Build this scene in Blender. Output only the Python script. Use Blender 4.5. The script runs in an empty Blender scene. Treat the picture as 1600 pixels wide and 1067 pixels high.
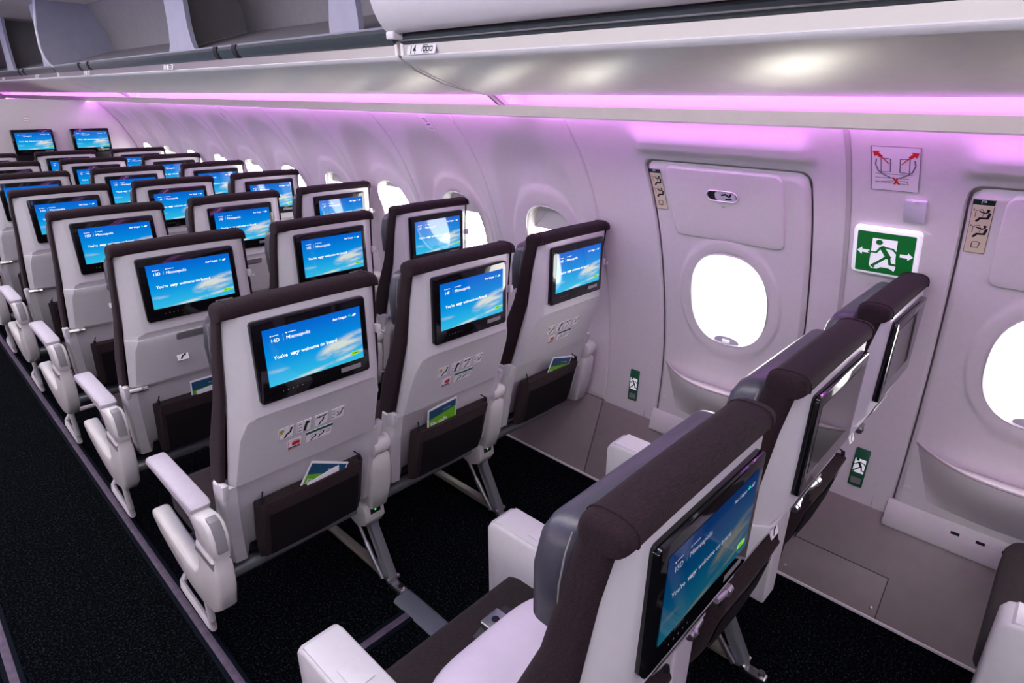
import bpy, bmesh, math, random
import numpy as np
from mathutils import Vector, Matrix

# ------------------------------------------------------------------ camera, world, lights, exposure
scene = bpy.context.scene
COL = scene.collection
CAM_LOC = (-0.6377, -1.2569, 1.5460)
YAW, PITCH, ROLL, FPX = 0.8141, 0.3831, 0.0118, 939.04


def make_camera():
    cy, sy, cp, sp = math.cos(YAW), math.sin(YAW), math.cos(PITCH), math.sin(PITCH)
    f = Vector((sy * cp, cy * cp, -sp))
    r0 = Vector((cy, -sy, 0))
    u0 = r0.cross(f)
    r = math.cos(ROLL) * r0 + math.sin(ROLL) * u0
    u = -math.sin(ROLL) * r0 + math.cos(ROLL) * u0
    cd = bpy.data.cameras.new('camera')
    cd.sensor_fit = 'HORIZONTAL'
    cd.sensor_width = 36.0
    cd.lens = FPX / 1600 * 36.0
    cd.clip_start = 0.02
    co = bpy.data.objects.new('camera', cd)
    COL.objects.link(co)
    M = Matrix((r, u, -f)).transposed().to_4x4()
    M.translation = Vector(CAM_LOC)
    co.matrix_world = M
    scene.camera = co


make_camera()
world = bpy.data.worlds.new('sky')
scene.world = world
world.use_nodes = True
bg = world.node_tree.nodes['Background']
bg.inputs[0].default_value = (1.0, 0.97, 0.92, 1)
bg.inputs[1].default_value = 14.0
scene.view_settings.view_transform = 'Standard'
scene.view_settings.look = 'None'
scene.view_settings.gamma = 1
scene.view_settings.use_curve_mapping = False
scene.view_settings.exposure = 0.0
X0 = -0.49            # centre line of the cabin (D seats sit at x = 0)
Y_FRONT, Y_BACK = 9.2, -3.6
CEIL_LIGHTS = [(-3.0, 0.2), (0.4, 3.6), (3.8, 7.0)]   # y spans of the ceiling lamps
CEIL_POWER, CEIL_COLOR = 23.0, (1.0, 0.92, 0.81)
WASH_POWER, WASH_COLOR = 8.0, (0.24, 0.27, 1.0)
COVE_COLOR, COVE_STRENGTH, COVE_STRIP = (0.78, 0.26, 0.95), 1.0, 22.0


def area_light(name, loc, rot, sx, sy, power, color):
    d = bpy.data.lights.new(name, 'AREA')
    d.shape = 'RECTANGLE'
    d.size, d.size_y, d.energy, d.color = sx, sy, power, color
    o = bpy.data.objects.new(name, d)
    o.location, o.rotation_euler = loc, rot
    COL.objects.link(o)
    return o


for y0, y1 in CEIL_LIGHTS:
    area_light('ceiling_lamp_light', (X0, (y0 + y1) / 2, 2.13), (0, 0, 0), 0.34, y1 - y0, CEIL_POWER, CEIL_COLOR)
    for s in (-1, 1):   # blue wash light along the ceiling edge, aimed at the bins
        area_light('ceiling_wash_light', (X0 + s * 0.36, (y0 + y1) / 2, 2.12), (0, s * math.radians(72), 0), 0.05, y1 - y0, WASH_POWER, WASH_COLOR)

# ------------------------------------------------------------------ materials
MATS = {}


def mat(name, color, rough=0.5, metal=0.0, spec=0.5, emit=None, es=0.0, coat=0.0):
    m = bpy.data.materials.new(name)
    m.use_nodes = True
    b = m.node_tree.nodes['Principled BSDF']
    b.inputs['Base Color'].default_value = (*color, 1)
    b.inputs['Roughness'].default_value = rough
    b.inputs['Metallic'].default_value = metal
    b.inputs['Specular IOR Level'].default_value = spec
    b.inputs['Coat Weight'].default_value = coat
    b.inputs['Coat Roughness'].default_value = 0.03
    if emit:
        b.inputs['Emission Color'].default_value = (*emit, 1)
        b.inputs['Emission Strength'].default_value = es
    MATS[name] = m
    return m


def nodes(m):
    return m.node_tree.nodes, m.node_tree.links, m.node_tree.nodes['Principled BSDF']


def grain(m, scale, amount, bump=0.0, stretch=(1, 1, 1), dist=0.001, detail=4):
    """colour grain and fine relief on an object's own coordinates"""
    n, l, b = nodes(m)
    tc = n.new('ShaderNodeTexCoord')
    mp = n.new('ShaderNodeMapping')
    mp.inputs['Scale'].default_value = stretch
    nz = n.new('ShaderNodeTexNoise')
    nz.inputs['Scale'].default_value = scale
    nz.inputs['Detail'].default_value = detail
    l.new(tc.outputs['Object'], mp.inputs[0])
    l.new(mp.outputs[0], nz.inputs['Vector'])
    base = b.inputs['Base Color'].default_value[:]
    cr = n.new('ShaderNodeValToRGB')
    cr.color_ramp.elements[0].position = 0.3
    cr.color_ramp.elements[1].position = 0.7
    cr.color_ramp.elements[0].color = (*[c * (1 - amount) for c in base[:3]], 1)
    cr.color_ramp.elements[1].color = (*[min(1, c * (1 + amount)) for c in base[:3]], 1)
    l.new(nz.outputs[0], cr.inputs[0])
    l.new(cr.outputs[0], b.inputs['Base Color'])
    if bump:
        bp = n.new('ShaderNodeBump')
        bp.inputs['Strength'].default_value = bump
        bp.inputs['Distance'].default_value = dist
        l.new(nz.outputs[0], bp.inputs['Height'])
        l.new(bp.outputs[0], b.inputs['Normal'])
    return m


grain(mat('panel', (0.62, 0.585, 0.585), 0.42), 60, 0.02)
grain(mat('satin', (0.90, 0.88, 0.78), 0.38, 0.45, spec=0.7), 30, 0.02)
grain(mat('lip', (0.90, 0.88, 0.80), 0.36, 0.3), 30, 0.02)
grain(mat('bin_white', (0.72, 0.70, 0.70), 0.4), 30, 0.02)
grain(mat('bin_inside', (0.26, 0.25, 0.235), 0.6), 20, 0.06)
grain(mat('bin_post', (0.36, 0.36, 0.42), 0.5), 20, 0.04)
grain(mat('sill', (0.10, 0.12, 0.12), 0.3, 0.4), 40, 0.08)
mat('rail', (0.62, 0.60, 0.58), 0.36, 0.85)
mat('white_edge', (0.82, 0.82, 0.80), 0.4)
grain(mat('dado', (0.27, 0.23, 0.23), 0.38), 25, 0.05)
mat('dark_gap', (0.03, 0.028, 0.03), 0.7)
mat('groove', (0.33, 0.28, 0.30), 0.6)
mat('gasket', (0.42, 0.39, 0.38), 0.6)
grain(mat('shell', (0.55, 0.545, 0.56), 0.38), 50, 0.02)
grain(mat('tray', (0.53, 0.53, 0.54), 0.42), 50, 0.02)
grain(mat('arm_white', (0.57, 0.57, 0.55), 0.4), 50, 0.02)
grain(mat('arm_pad', (0.48, 0.45, 0.50), 0.5), 60, 0.03)
mat('grey_plastic', (0.20, 0.20, 0.205), 0.4)
mat('mid_grey', (0.20, 0.195, 0.20), 0.4)
grain(mat('leather', (0.050, 0.049, 0.066), 0.36), 260, 0.10, 0.25, dist=0.0006)
mat('black', (0.006, 0.006, 0.007), 0.35)
mat('glass_black', (0.004, 0.004, 0.005), 0.06, spec=0.5)
mat('chrome', (0.5, 0.5, 0.51), 0.28, 1.0)
mat('metal_leg', (0.27, 0.29, 0.31), 0.4, 0.6)
mat('metal_rail', (0.45, 0.44, 0.38), 0.35, 0.8)
mat('track_cover', (0.10, 0.115, 0.14), 0.5)
grain(mat('path_strip', (0.10, 0.08, 0.115), 0.6, spec=0.2), 40, 0.25)
mat('path_edge', (0.004, 0.007, 0.011), 0.8, spec=0.05)
mat('paper', (0.80, 0.80, 0.80), 0.6)
mat('ink', (0.012, 0.012, 0.015), 0.6, spec=0.2)
mat('ink_grey', (0.16, 0.14, 0.17), 0.6)
mat('ink_red', (0.55, 0.01, 0.015), 0.5)
mat('ink_yellow', (0.45, 0.32, 0.03), 0.5)
mat('ink_green', (0.008, 0.10, 0.045), 0.5)
mat('sticker_lilac', (0.70, 0.66, 0.67), 0.5)
mat('beige', (0.60, 0.53, 0.37), 0.5)
mat('sign_green', (0.004, 0.13, 0.022), 0.35, emit=(0.004, 0.15, 0.02), es=0.25)
mat('sign_white', (0.80, 0.80, 0.80), 0.35, emit=(0.9, 0.95, 1), es=0.35)
mat('dark_green', (0.006, 0.03, 0.018), 0.3)
mat('card_blue', (0.012, 0.07, 0.14), 0.35)
mat('card_green', (0.13, 0.42, 0.015), 0.35)
mat('lens_grey', (0.52, 0.51, 0.56), 0.25)
mat('led_green', (0.02, 0.4, 0.1), 0.4, emit=(0.05, 1, 0.25), es=1.5)
mat('screen_text', (0.8, 0.8, 0.8), 0.4, emit=(1, 1, 1), es=0.95)
mat('screen_teal', (0, 0.4, 0.3), 0.4, emit=(0.0, 0.55, 0.35), es=0.8)
mat('screen_button', (0.2, 0.5, 0.02), 0.4, emit=(0.22, 0.62, 0.01), es=0.8)
mat('cove_glow', (0.6, 0.5, 0.7), 0.6, emit=COVE_COLOR, es=COVE_STRENGTH)
mat('cove_led', (0.6, 0.5, 0.7), 0.6, emit=COVE_COLOR, es=COVE_STRIP)
mat('lamp_diffuser', (0.9, 0.9, 0.9), 0.5, emit=CEIL_COLOR, es=2.5)
mat('shade', (0.62, 0.58, 0.60), 0.5)
grain(mat('pillow', (0.62, 0.57, 0.66), 0.65), 14, 0.04, 0.3, dist=0.01)
mat('belt', (0.015, 0.015, 0.02), 0.6)


def fabric(name, color, light):
    m = mat(name, color, 0.85, spec=0.2)
    n, l, b = nodes(m)
    tc = n.new('ShaderNodeTexCoord')
    wv = n.new('ShaderNodeTexWave')
    wv.inputs['Scale'].default_value = 230
    wv.inputs['Distortion'].default_value = 5
    wv.inputs['Detail'].default_value = 2
    wv.inputs['Detail Scale'].default_value = 12
    wv.bands_direction = 'DIAGONAL'
    nz = n.new('ShaderNodeTexNoise')
    nz.inputs['Scale'].default_value = 420
    mp = n.new('ShaderNodeMapping')
    mp.inputs['Scale'].default_value = (0.25, 1, 1)
    l.new(tc.outputs['Object'], mp.inputs[0])
    l.new(mp.outputs[0], nz.inputs['Vector'])
    l.new(tc.outputs['Object'], wv.inputs['Vector'])
    mul = n.new('ShaderNodeMath')
    mul.operation = 'MULTIPLY'
    l.new(wv.outputs['Fac'], mul.inputs[0])
    l.new(nz.outputs[0], mul.inputs[1])
    cr = n.new('ShaderNodeValToRGB')
    cr.color_ramp.elements[0].color = (*color, 1)
    cr.color_ramp.elements[1].color = (*light, 1)
    cr.color_ramp.elements[0].position = 0.15
    cr.color_ramp.elements[1].position = 0.6
    l.new(mul.outputs[0], cr.inputs[0])
    l.new(cr.outputs[0], b.inputs['Base Color'])
    bp = n.new('ShaderNodeBump')
    bp.inputs['Strength'].default_value = 0.5
    bp.inputs['Distance'].default_value = 0.001
    l.new(mul.outputs[0], bp.inputs['Height'])
    l.new(bp.outputs[0], b.inputs['Normal'])
    b.inputs['Sheen Weight'].default_value = 0.04
    b.inputs['Sheen Roughness'].default_value = 0.4
    return m


fabric('fabric', (0.008, 0.003, 0.005), (0.034, 0.016, 0.022))
fabric('fabric_seat', (0.014, 0.010, 0.011), (0.05, 0.038, 0.040))
fabric('fabric_band', (0.012, 0.007, 0.008), (0.055, 0.036, 0.038))
mat('pocket_mesh', (0.007, 0.006, 0.007), 0.9, spec=0.15)


def carpet():
    m = mat('carpet', (0.006, 0.008, 0.012), 0.95, spec=0.03)
    n, l, b = nodes(m)
    tc = n.new('ShaderNodeTexCoord')
    wv = n.new('ShaderNodeTexWave')
    wv.inputs['Scale'].default_value = 26
    wv.inputs['Distortion'].default_value = 22
    wv.inputs['Detail'].default_value = 2
    wv.inputs['Detail Scale'].default_value = 3.2
    nz = n.new('ShaderNodeTexNoise')
    nz.inputs['Scale'].default_value = 130
    l.new(tc.outputs['Object'], wv.inputs['Vector'])
    l.new(tc.outputs['Object'], nz.inputs['Vector'])
    mul = n.new('ShaderNodeMath')
    mul.operation = 'MULTIPLY'
    l.new(wv.outputs['Fac'], mul.inputs[0])
    l.new(nz.outputs[0], mul.inputs[1])
    cr = n.new('ShaderNodeValToRGB')
    e = cr.color_ramp.elements
    e[0].position, e[0].color = 0.44, (0.0008, 0.0011, 0.0017, 1)
    e[1].position, e[1].color = 0.62, (0.024, 0.034, 0.044, 1)
    l.new(mul.outputs[0], cr.inputs[0])
    l.new(cr.outputs[0], b.inputs['Base Color'])
    bp = n.new('ShaderNodeBump')
    bp.inputs['Strength'].default_value = 0.6
    bp.inputs['Distance'].default_value = 0.004
    l.new(nz.outputs[0], bp.inputs['Height'])
    l.new(bp.outputs[0], b.inputs['Normal'])


carpet()


def pane_material():
    m = bpy.data.materials.new('window_pane')
    m.use_nodes = True
    nt = m.node_tree
    nt.nodes.clear()
    out = nt.nodes.new('ShaderNodeOutputMaterial')
    mix = nt.nodes.new('ShaderNodeMixShader')
    tr = nt.nodes.new('ShaderNodeBsdfTransparent')
    gl = nt.nodes.new('ShaderNodeBsdfGlossy')
    fr = nt.nodes.new('ShaderNodeLayerWeight')
    fr.inputs[0].default_value = 0.18
    tr.inputs[0].default_value = (0.96, 0.97, 0.97, 1)
    gl.inputs['Roughness'].default_value = 0.02
    pw = nt.nodes.new('ShaderNodeMath')
    pw.operation = 'POWER'
    pw.inputs[1].default_value = 3.0
    nt.links.new(fr.outputs['Facing'], pw.inputs[0])
    nt.links.new(pw.outputs[0], mix.inputs[0])
    nt.links.new(tr.outputs[0], mix.inputs[1])
    nt.links.new(gl.outputs[0], mix.inputs[2])
    nt.links.new(mix.outputs[0], out.inputs[0])
    MATS['pane'] = m


pane_material()
DISP_W, DISP_H = 0.2495, 0.1376


def screen_material():
    """the lit welcome picture: blue sky with streaks of cloud (display local x = right, y = up, centred)"""
    m = mat('screen_sky', (0.002, 0.002, 0.003), 0.05, spec=0.5)
    n, l, b = nodes(m)
    tc = n.new('ShaderNodeTexCoord')
    sp = n.new('ShaderNodeSeparateXYZ')
    l.new(tc.outputs['Object'], sp.inputs[0])

    def math_(op, a, bb=None, clamp=False):
        q = n.new('ShaderNodeMath')
        q.operation = op
        q.use_clamp = clamp
        for i, v in enumerate((a, bb)):
            if v is None:
                continue
            if isinstance(v, (int, float)):
                q.inputs[i].default_value = v
            else:
                l.new(v, q.inputs[i])
        return q.outputs[0]
    u = math_('ADD', math_('DIVIDE', sp.outputs[0], DISP_W), 0.5)
    v = math_('ADD', math_('DIVIDE', sp.outputs[1], DISP_H), 0.5)
    sky = n.new('ShaderNodeValToRGB')
    e = sky.color_ramp.elements
    e[0].position, e[0].color = 0.0, (0.030, 0.50, 0.78, 1)
    e[1].position, e[1].color = 1.0, (0.000, 0.115, 0.62, 1)
    k = e.new(0.45)
    k.color = (0.0, 0.29, 0.74, 1)
    l.new(v, sky.inputs[0])
    mp = n.new('ShaderNodeMapping')
    mp.inputs['Rotation'].default_value = (0, 0, -0.35)
    mp.inputs['Scale'].default_value = (11, 42, 1)
    l.new(tc.outputs['Object'], mp.inputs[0])
    nz = n.new('ShaderNodeTexNoise')
    nz.inputs['Scale'].default_value = 1.0
    nz.inputs['Detail'].default_value = 7
    nz.inputs['Distortion'].default_value = 0.9
    l.new(mp.outputs[0], nz.inputs['Vector'])
    # cloud bank: an ellipse low on the right, and a band along the lower edge
    ex = math_('DIVIDE', math_('SUBTRACT', u, 0.80), 0.34)
    ey = math_('DIVIDE', math_('SUBTRACT', v, math_('ADD', math_('MULTIPLY', u, 0.30), 0.12)), 0.20)
    d2 = math_('ADD', math_('MULTIPLY', ex, ex), math_('MULTIPLY', ey, ey))
    bank = math_('SUBTRACT', 1.0, d2, True)
    lx = math_('DIVIDE', math_('SUBTRACT', u, 0.08), 0.14)
    ly = math_('DIVIDE', math_('SUBTRACT', v, 0.25), 0.045)
    wisp = math_('SUBTRACT', 1.0, math_('ADD', math_('MULTIPLY', lx, lx), math_('MULTIPLY', ly, ly)), True)
    edge = math_('SUBTRACT', 1.0, math_('DIVIDE', math_('ABSOLUTE', math_('SUBTRACT', v, math_('SUBTRACT', math_('MULTIPLY', u, 0.22), 0.06))), 0.05), True)
    mask = math_('MAXIMUM', math_('MAXIMUM', math_('MULTIPLY', bank, 1.3), math_('MULTIPLY', wisp, 0.9)), math_('MULTIPLY', edge, 0.9))
    cl = math_('MULTIPLY', mask, math_('MULTIPLY', math_('SUBTRACT', nz.outputs[0], 0.33), 4.0), True)
    mixc = n.new('ShaderNodeMix')
    mixc.data_type = 'RGBA'
    l.new(cl, mixc.inputs[0])
    l.new(sky.outputs[0], mixc.inputs[6])
    mixc.inputs[7].default_value = (0.66, 0.70, 0.66, 1)
    l.new(mixc.outputs[2], b.inputs['Emission Color'])
    b.inputs['Emission Strength'].default_value = 1.0
    d = m.copy()
    d.name = 'screen_dim'
    d.node_tree.nodes['Principled BSDF'].inputs['Emission Strength'].default_value = 0.17
    MATS['screen_dim'] = d


screen_material()
mat('screen_off', (0.006, 0.007, 0.008), 0.05, spec=0.5)
mat('dim_text', (0.5, 0.5, 0.5), 0.4, emit=(1, 1, 1), es=0.16)

# ------------------------------------------------------------------ mesh helpers


class MB:
    """collects shapes; build() links them as ONE mesh object"""

    def __init__(s):
        s.v, s.f = [], []

    def add(s, v, f, M=None):
        o = len(s.v)
        s.v += [tuple(M @ Vector(p)) if M else tuple(p) for p in v]
        s.f += [tuple(i + o for i in q) for q in f]
        return s

    def loft(s, rings, caps=True, M=None, closed=True):
        n = len(rings[0])
        v = [p for r in rings for p in r]
        f = []
        for i in range(len(rings) - 1):
            for j in range(n if closed else n - 1):
                k = (j + 1) % n
                f.append((i * n + j, i * n + k, (i + 1) * n + k, (i + 1) * n + j))
        if caps:
            f.append(tuple(range(n - 1, -1, -1)))
            f.append(tuple((len(rings) - 1) * n + j for j in range(n)))
        return s.add(v, f, M)

    def prism(s, poly, a0, a1, axis='z', c=0.0, M=None):
        """outline extruded along an axis, with chamfered rims"""
        def put(p, a):
            return {'z': (p[0], p[1], a), 'x': (a, p[0], p[1]), 'y': (p[0], a, p[1])}[axis]
        if c > 0:
            ins = inset(poly, c)
            mid = inset(poly, c * 0.3)
            st = [(ins, a0), (mid, a0 + c * 0.3), (poly, a0 + c), (poly, a1 - c), (mid, a1 - c * 0.3), (ins, a1)]
        else:
            st = [(poly, a0), (poly, a1)]
        return s.loft([[put(p, a) for p in q] for q, a in st], True, M)

    def box(s, x0, x1, y0, y1, z0, z1, c=0.0, r=None, M=None):
        if c == 0:
            return s.prism([(x0, y0), (x1, y0), (x1, y1), (x0, y1)], z0, z1, 'z', 0, M)
        return s.prism(rrect(x0, x1, y0, y1, max(r or 0, c * 1.3), 4), z0, z1, 'z', c, M)

    def tube(s, path, r, n=8, M=None):
        P = [Vector(p) for p in path]
        rings = []
        for i, p in enumerate(P):
            t = (P[min(i + 1, len(P) - 1)] - P[max(i - 1, 0)]).normalized()
            a = Vector((0, 0, 1)) if abs(t.z) < 0.9 else Vector((1, 0, 0))
            e1 = t.cross(a).normalized()
            e2 = t.cross(e1)
            rr = r[i] if isinstance(r, (list, tuple)) else r
            rings.append([p + rr * (math.cos(2 * math.pi * k / n) * e1 + math.sin(2 * math.pi * k / n) * e2) for k in range(n)])
        return s.loft(rings, True, M)

    def stroke(s, pts, w, z=0.0, M=None):
        """flat printed line in the local xy plane"""
        for a, b in zip(pts[:-1], pts[1:]):
            a, b = Vector((*a, z)), Vector((*b, z))
            d = (b - a)
            if d.length < 1e-9:
                continue
            d.normalize()
            q = Vector((-d.y, d.x, 0)) * w / 2
            e = d * w * 0.3
            s.add([a - q - e, b - q + e, b + q + e, a + q - e], [(0, 1, 2, 3)], M)
        return s

    def disc(s, c, r, z=0.0, n=14, M=None, ry=None):
        s.add([(c[0] + r * math.cos(2 * math.pi * k / n), c[1] + (ry or r) * math.sin(2 * math.pi * k / n), z) for k in range(n)], [tuple(range(n))], M)
        return s

    def flat(s, pts, z=0.0, M=None):
        s.add([(p[0], p[1], z) for p in pts], [tuple(range(len(pts)))], M)
        return s

    def mesh(s, name, smooth=35):
        me = bpy.data.meshes.new(name)
        me.from_pydata(s.v, [], s.f)
        bm = bmesh.new()
        bm.from_mesh(me)
        bmesh.ops.recalc_face_normals(bm, faces=bm.faces)
        bm.to_mesh(me)
        bm.free()
        if smooth:
            me.polygons.foreach_set('use_smooth', [True] * len(me.polygons))
            me.set_sharp_from_angle(angle=math.radians(smooth))
        return me


def rrect(x0, x1, y0, y1, r, n=4):
    out = []
    for cx, cy, a in ((x1 - r, y1 - r, 0), (x0 + r, y1 - r, 90), (x0 + r, y0 + r, 180), (x1 - r, y0 + r, 270)):
        for k in range(n + 1):
            t = math.radians(a + 90 * k / n)
            out.append((cx + r * math.cos(t), cy + r * math.sin(t)))
    return out


def inset(poly, d):
    n = len(poly)
    area = sum(poly[i][0] * poly[(i + 1) % n][1] - poly[(i + 1) % n][0] * poly[i][1] for i in range(n))
    sg = 1 if area > 0 else -1
    out = []
    for i in range(n):
        p0, p1, p2 = Vector(poly[i - 1]), Vector(poly[i]), Vector(poly[(i + 1) % n])
        a, b = (p1 - p0), (p2 - p1)
        if a.length < 1e-9 or b.length < 1e-9:
            out.append(tuple(p1))
            continue
        a.normalize()
        b.normalize()
        na, nb = Vector((-a.y, a.x)), Vector((-b.y, b.x))
        m = na + nb
        m = m / max(0.35, m.dot(m) / 2 if m.dot(m) > 0 else 1) / 1.0
        k = na + nb
        k = k.normalized() if k.length > 1e-6 else na
        out.append(tuple(p1 + sg * d / max(0.5, k.dot(na)) * k))
    return out


CACHE = {}


def put(name, me, material, parent=None, loc=None, matrix=None):
    if isinstance(me, MB):
        me = me.mesh(name)
    if material and not me.materials:
        me.materials.append(MATS[material])
    o = bpy.data.objects.new(name, me)
    COL.objects.link(o)
    if parent is not None:
        o.parent = parent
    if matrix is not None:
        o.matrix_local = matrix
    elif loc is not None:
        o.location = loc
    return o


def shared(key, fn):
    """build the mesh once, reuse its data for every copy"""
    if key not in CACHE:
        b = fn()
        CACHE[key] = b.mesh(key) if isinstance(b, MB) else b
    return CACHE[key]


def empty(name, loc=(0, 0, 0)):
    o = bpy.data.objects.new(name, None)
    o.location = loc
    o.empty_display_size = 0.1
    COL.objects.link(o)
    return o


def tag(o, label=None, cat=None, group=None, kind=None):
    for k, v in (('label', label), ('category', cat), ('group', group), ('kind', kind)):
        if v:
            o[k] = v
    return o


def text_mesh(body, size, shear=0.0, bold=0.0, align='LEFT'):
    cu = bpy.data.curves.new('lettering', 'FONT')
    cu.body = body
    cu.size = size
    cu.shear = shear
    cu.offset = bold
    cu.align_x = align
    cu.resolution_u = 2
    ob = bpy.data.objects.new('lettering', cu)
    COL.objects.link(ob)
    bpy.context.view_layer.update()
    dg = bpy.context.evaluated_depsgraph_get()
    me = bpy.data.meshes.new_from_object(ob.evaluated_get(dg))
    bpy.data.objects.remove(ob)
    bpy.data.curves.remove(cu)
    me.materials.clear()
    return me


# ------------------------------------------------------------------ sidewall shape
_pz = np.array([0.33, 0.42, 0.5, 0.6, 0.7, 0.797, 0.875, 1.0, 1.139, 1.29, 1.375, 1.445, 1.496])
_px = np.array([1.349, 1.354, 1.357, 1.355, 1.347, 1.326, 1.303, 1.268, 1.223, 1.141, 1.086, 1.027, 0.977])
_pc = np.polyfit(_pz, _px, 5)
_dc = np.polyder(_pc)


def wx(z):
    return float(np.polyval(_pc, z)) if z >= 0.33 else 1.236 + (1.349 - 1.236) * z / 0.33


def wall_pt(y, z, d=0.0):
    """point on the sidewall, d metres outboard along its normal"""
    s = float(np.polyval(_dc, z)) if z >= 0.33 else 0.342
    n = Vector((1, 0, -s)).normalized()
    return Vector((wx(z), y, z)) + d * n


def wall_frame(y, z, d=0.0):
    """frame on the wall: local x to the right as seen from the cabin, y up the wall, z into the cabin"""
    s = float(np.polyval(_dc, z)) if z >= 0.33 else 0.342
    v = Vector((s, 0, 1)).normalized()
    u = Vector((0, -1, 0))
    n = u.cross(v)
    M = Matrix((u, v, n)).transposed().to_4x4()
    M.translation = wall_pt(y, z, -d)
    return M


def conform(b, y, z, d=0.001, sub=0):
    """lay a flat shape (x right, y up) on the curved sidewall"""
    v = Vector((float(np.polyval(_dc, z)), 0, 1)).normalized()
    b.v = [tuple(wall_pt(y - p[0], z + p[1] * v.z, -d - p[2])) for p in b.v]
    return b


def gridsheet(w, h, ny=12):
    b = MB()
    b.loft([[(-w, -h + 2 * h * k / ny, 0), (w, -h + 2 * h * k / ny, 0)] for k in range(ny + 1)], caps=False, closed=False)
    return b


def smooth(a, b, x):
    t = min(1, max(0, (x - a) / (b - a)))
    return t * t * (3 - 2 * t)


def polar_patch(yc, zc, inner, rect, disp, nth=120, nr=22, edge=0.006, rr=0.0):
    """sidewall skin between an inner curve round a window and an outer rectangle (rounded by rr)"""
    y0, y1, z0, z1 = rect
    th = [2 * math.pi * k / nth for k in range(nth)]
    if rr == 0:
        th = sorted(th + [math.atan2(z - zc, y - yc) % (2 * math.pi) for y in (y0, y1) for z in (z0, z1)])
    cyy, czz, hy, hz = (y0 + y1) / 2, (z0 + z1) / 2, (y1 - y0) / 2, (z1 - z0) / 2

    def outer(t, e):
        c, s = math.cos(t), math.sin(t)
        if rr == 0:
            ty = ((y1 - e - yc) / c if c > 1e-9 else (y0 + e - yc) / c if c < -1e-9 else 9)
            tz = ((z1 - e - zc) / s if s > 1e-9 else (z0 + e - zc) / s if s < -1e-9 else 9)
            return min(ty, tz)
        lo, hi = 0.0, 3.0
        for _ in range(40):
            m = (lo + hi) / 2
            qy, qz = abs(yc + m * c - cyy) - (hy - e - rr), abs(zc + m * s - czz) - (hz - e - rr)
            sd = math.hypot(max(qy, 0), max(qz, 0)) + min(max(qy, qz), 0) - rr
            lo, hi = (m, hi) if sd < 0 else (lo, m)
        return lo
    ss = [(i / nr) ** 1.0 for i in range(nr + 1)]
    rings = []
    for i, s_ in enumerate(ss + [None]):
        ring = []
        for t in th:
            ri = inner(t)
            if s_ is None:
                r_, dd = outer(t, 0), edge
            else:
                r_, dd = ri + (outer(t, abs(edge)) - ri) * s_, 0
            y, z = yc + r_ * math.cos(t), zc + r_ * math.sin(t)
            ring.append(wall_pt(y, z, disp(y, z) + dd))
        rings.append(ring)
    return MB().loft(rings, caps=False)


def oval(a, b, p=2.5):
    def f(t):
        return (abs(math.cos(t) / a) ** p + abs(math.sin(t) / b) ** p) ** (-1 / p)
    return f


# ------------------------------------------------------------------ structure: floor, ceiling, end walls
floor = put('floor', MB().box(-2.25, 1.30, Y_BACK, Y_FRONT, -0.04, 0.0), 'carpet')
tag(floor, 'dark navy speckled carpet on the cabin floor', kind='structure')
ceiling = put('ceiling', MB().prism([(X0 - 0.42, 2.17), (X0 + 0.42, 2.17), (X0 + 0.95, 2.12), (X0 + 1.5, 2.12), (X0 + 1.5, 2.2), (X0 - 1.5, 2.2), (X0 - 1.5, 2.12), (X0 - 0.95, 2.12)], Y_BACK, Y_FRONT, 'y'), 'bin_white')
tag(ceiling, 'white curved ceiling panel above the aisle', kind='structure')
for y0, y1 in CEIL_LIGHTS:
    o = put('ceiling_lamp', MB().box(X0 - 0.19, X0 + 0.19, y0, y1, 2.14, 2.168, 0.006), 'lamp_diffuser')
    tag(o, 'long white ceiling lamp over the aisle, ' + ('rear length' if y0 < 0 else 'middle length' if y0 < 3 else 'front length'), 'ceiling lamp', 'ceiling lamps')
for nm, yy in (('wall_front', Y_FRONT), ('wall_back', Y_BACK - 0.03)):
    tag(put(nm, MB().box(-2.4, 1.4, yy, yy + 0.03, 0, 2.2), 'panel'), 'plain white end wall of the cabin', kind='structure')

wall_right = tag(empty('wall_right'), 'lilac-lit white cabin sidewall with oval windows', kind='structure')
wall_left = tag(empty('wall_left', (2 * X0, 0, 0)), 'white cabin sidewall across the aisle', kind='structure')
wall_left.scale = (-1, 1, 1)

WZ = 0.965            # window centre height of the ordinary sidewall
CELL = 0.5335


def cell_disp(yc):
    def d(y, z):
        e = (abs(y - yc) / 0.238) ** 2.4 + (abs(z - 1.05) / 0.41) ** 2.2
        rad = math.hypot((y - yc) / 0.135, (z - WZ) / 0.17)
        return 0.027 * smooth(1.0, 0.25, e) - 0.006 * smooth(1.52, 1.44, rad) + 0.006 * smooth(1.06, 0.98, rad)
    return d


def panel_cell(yc, y0, y1):
    return polar_patch(yc, WZ, oval(0.136, 0.171), (y0, y1, 0.33, 1.50), cell_disp(yc), 120, 30, 0.005)


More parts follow.
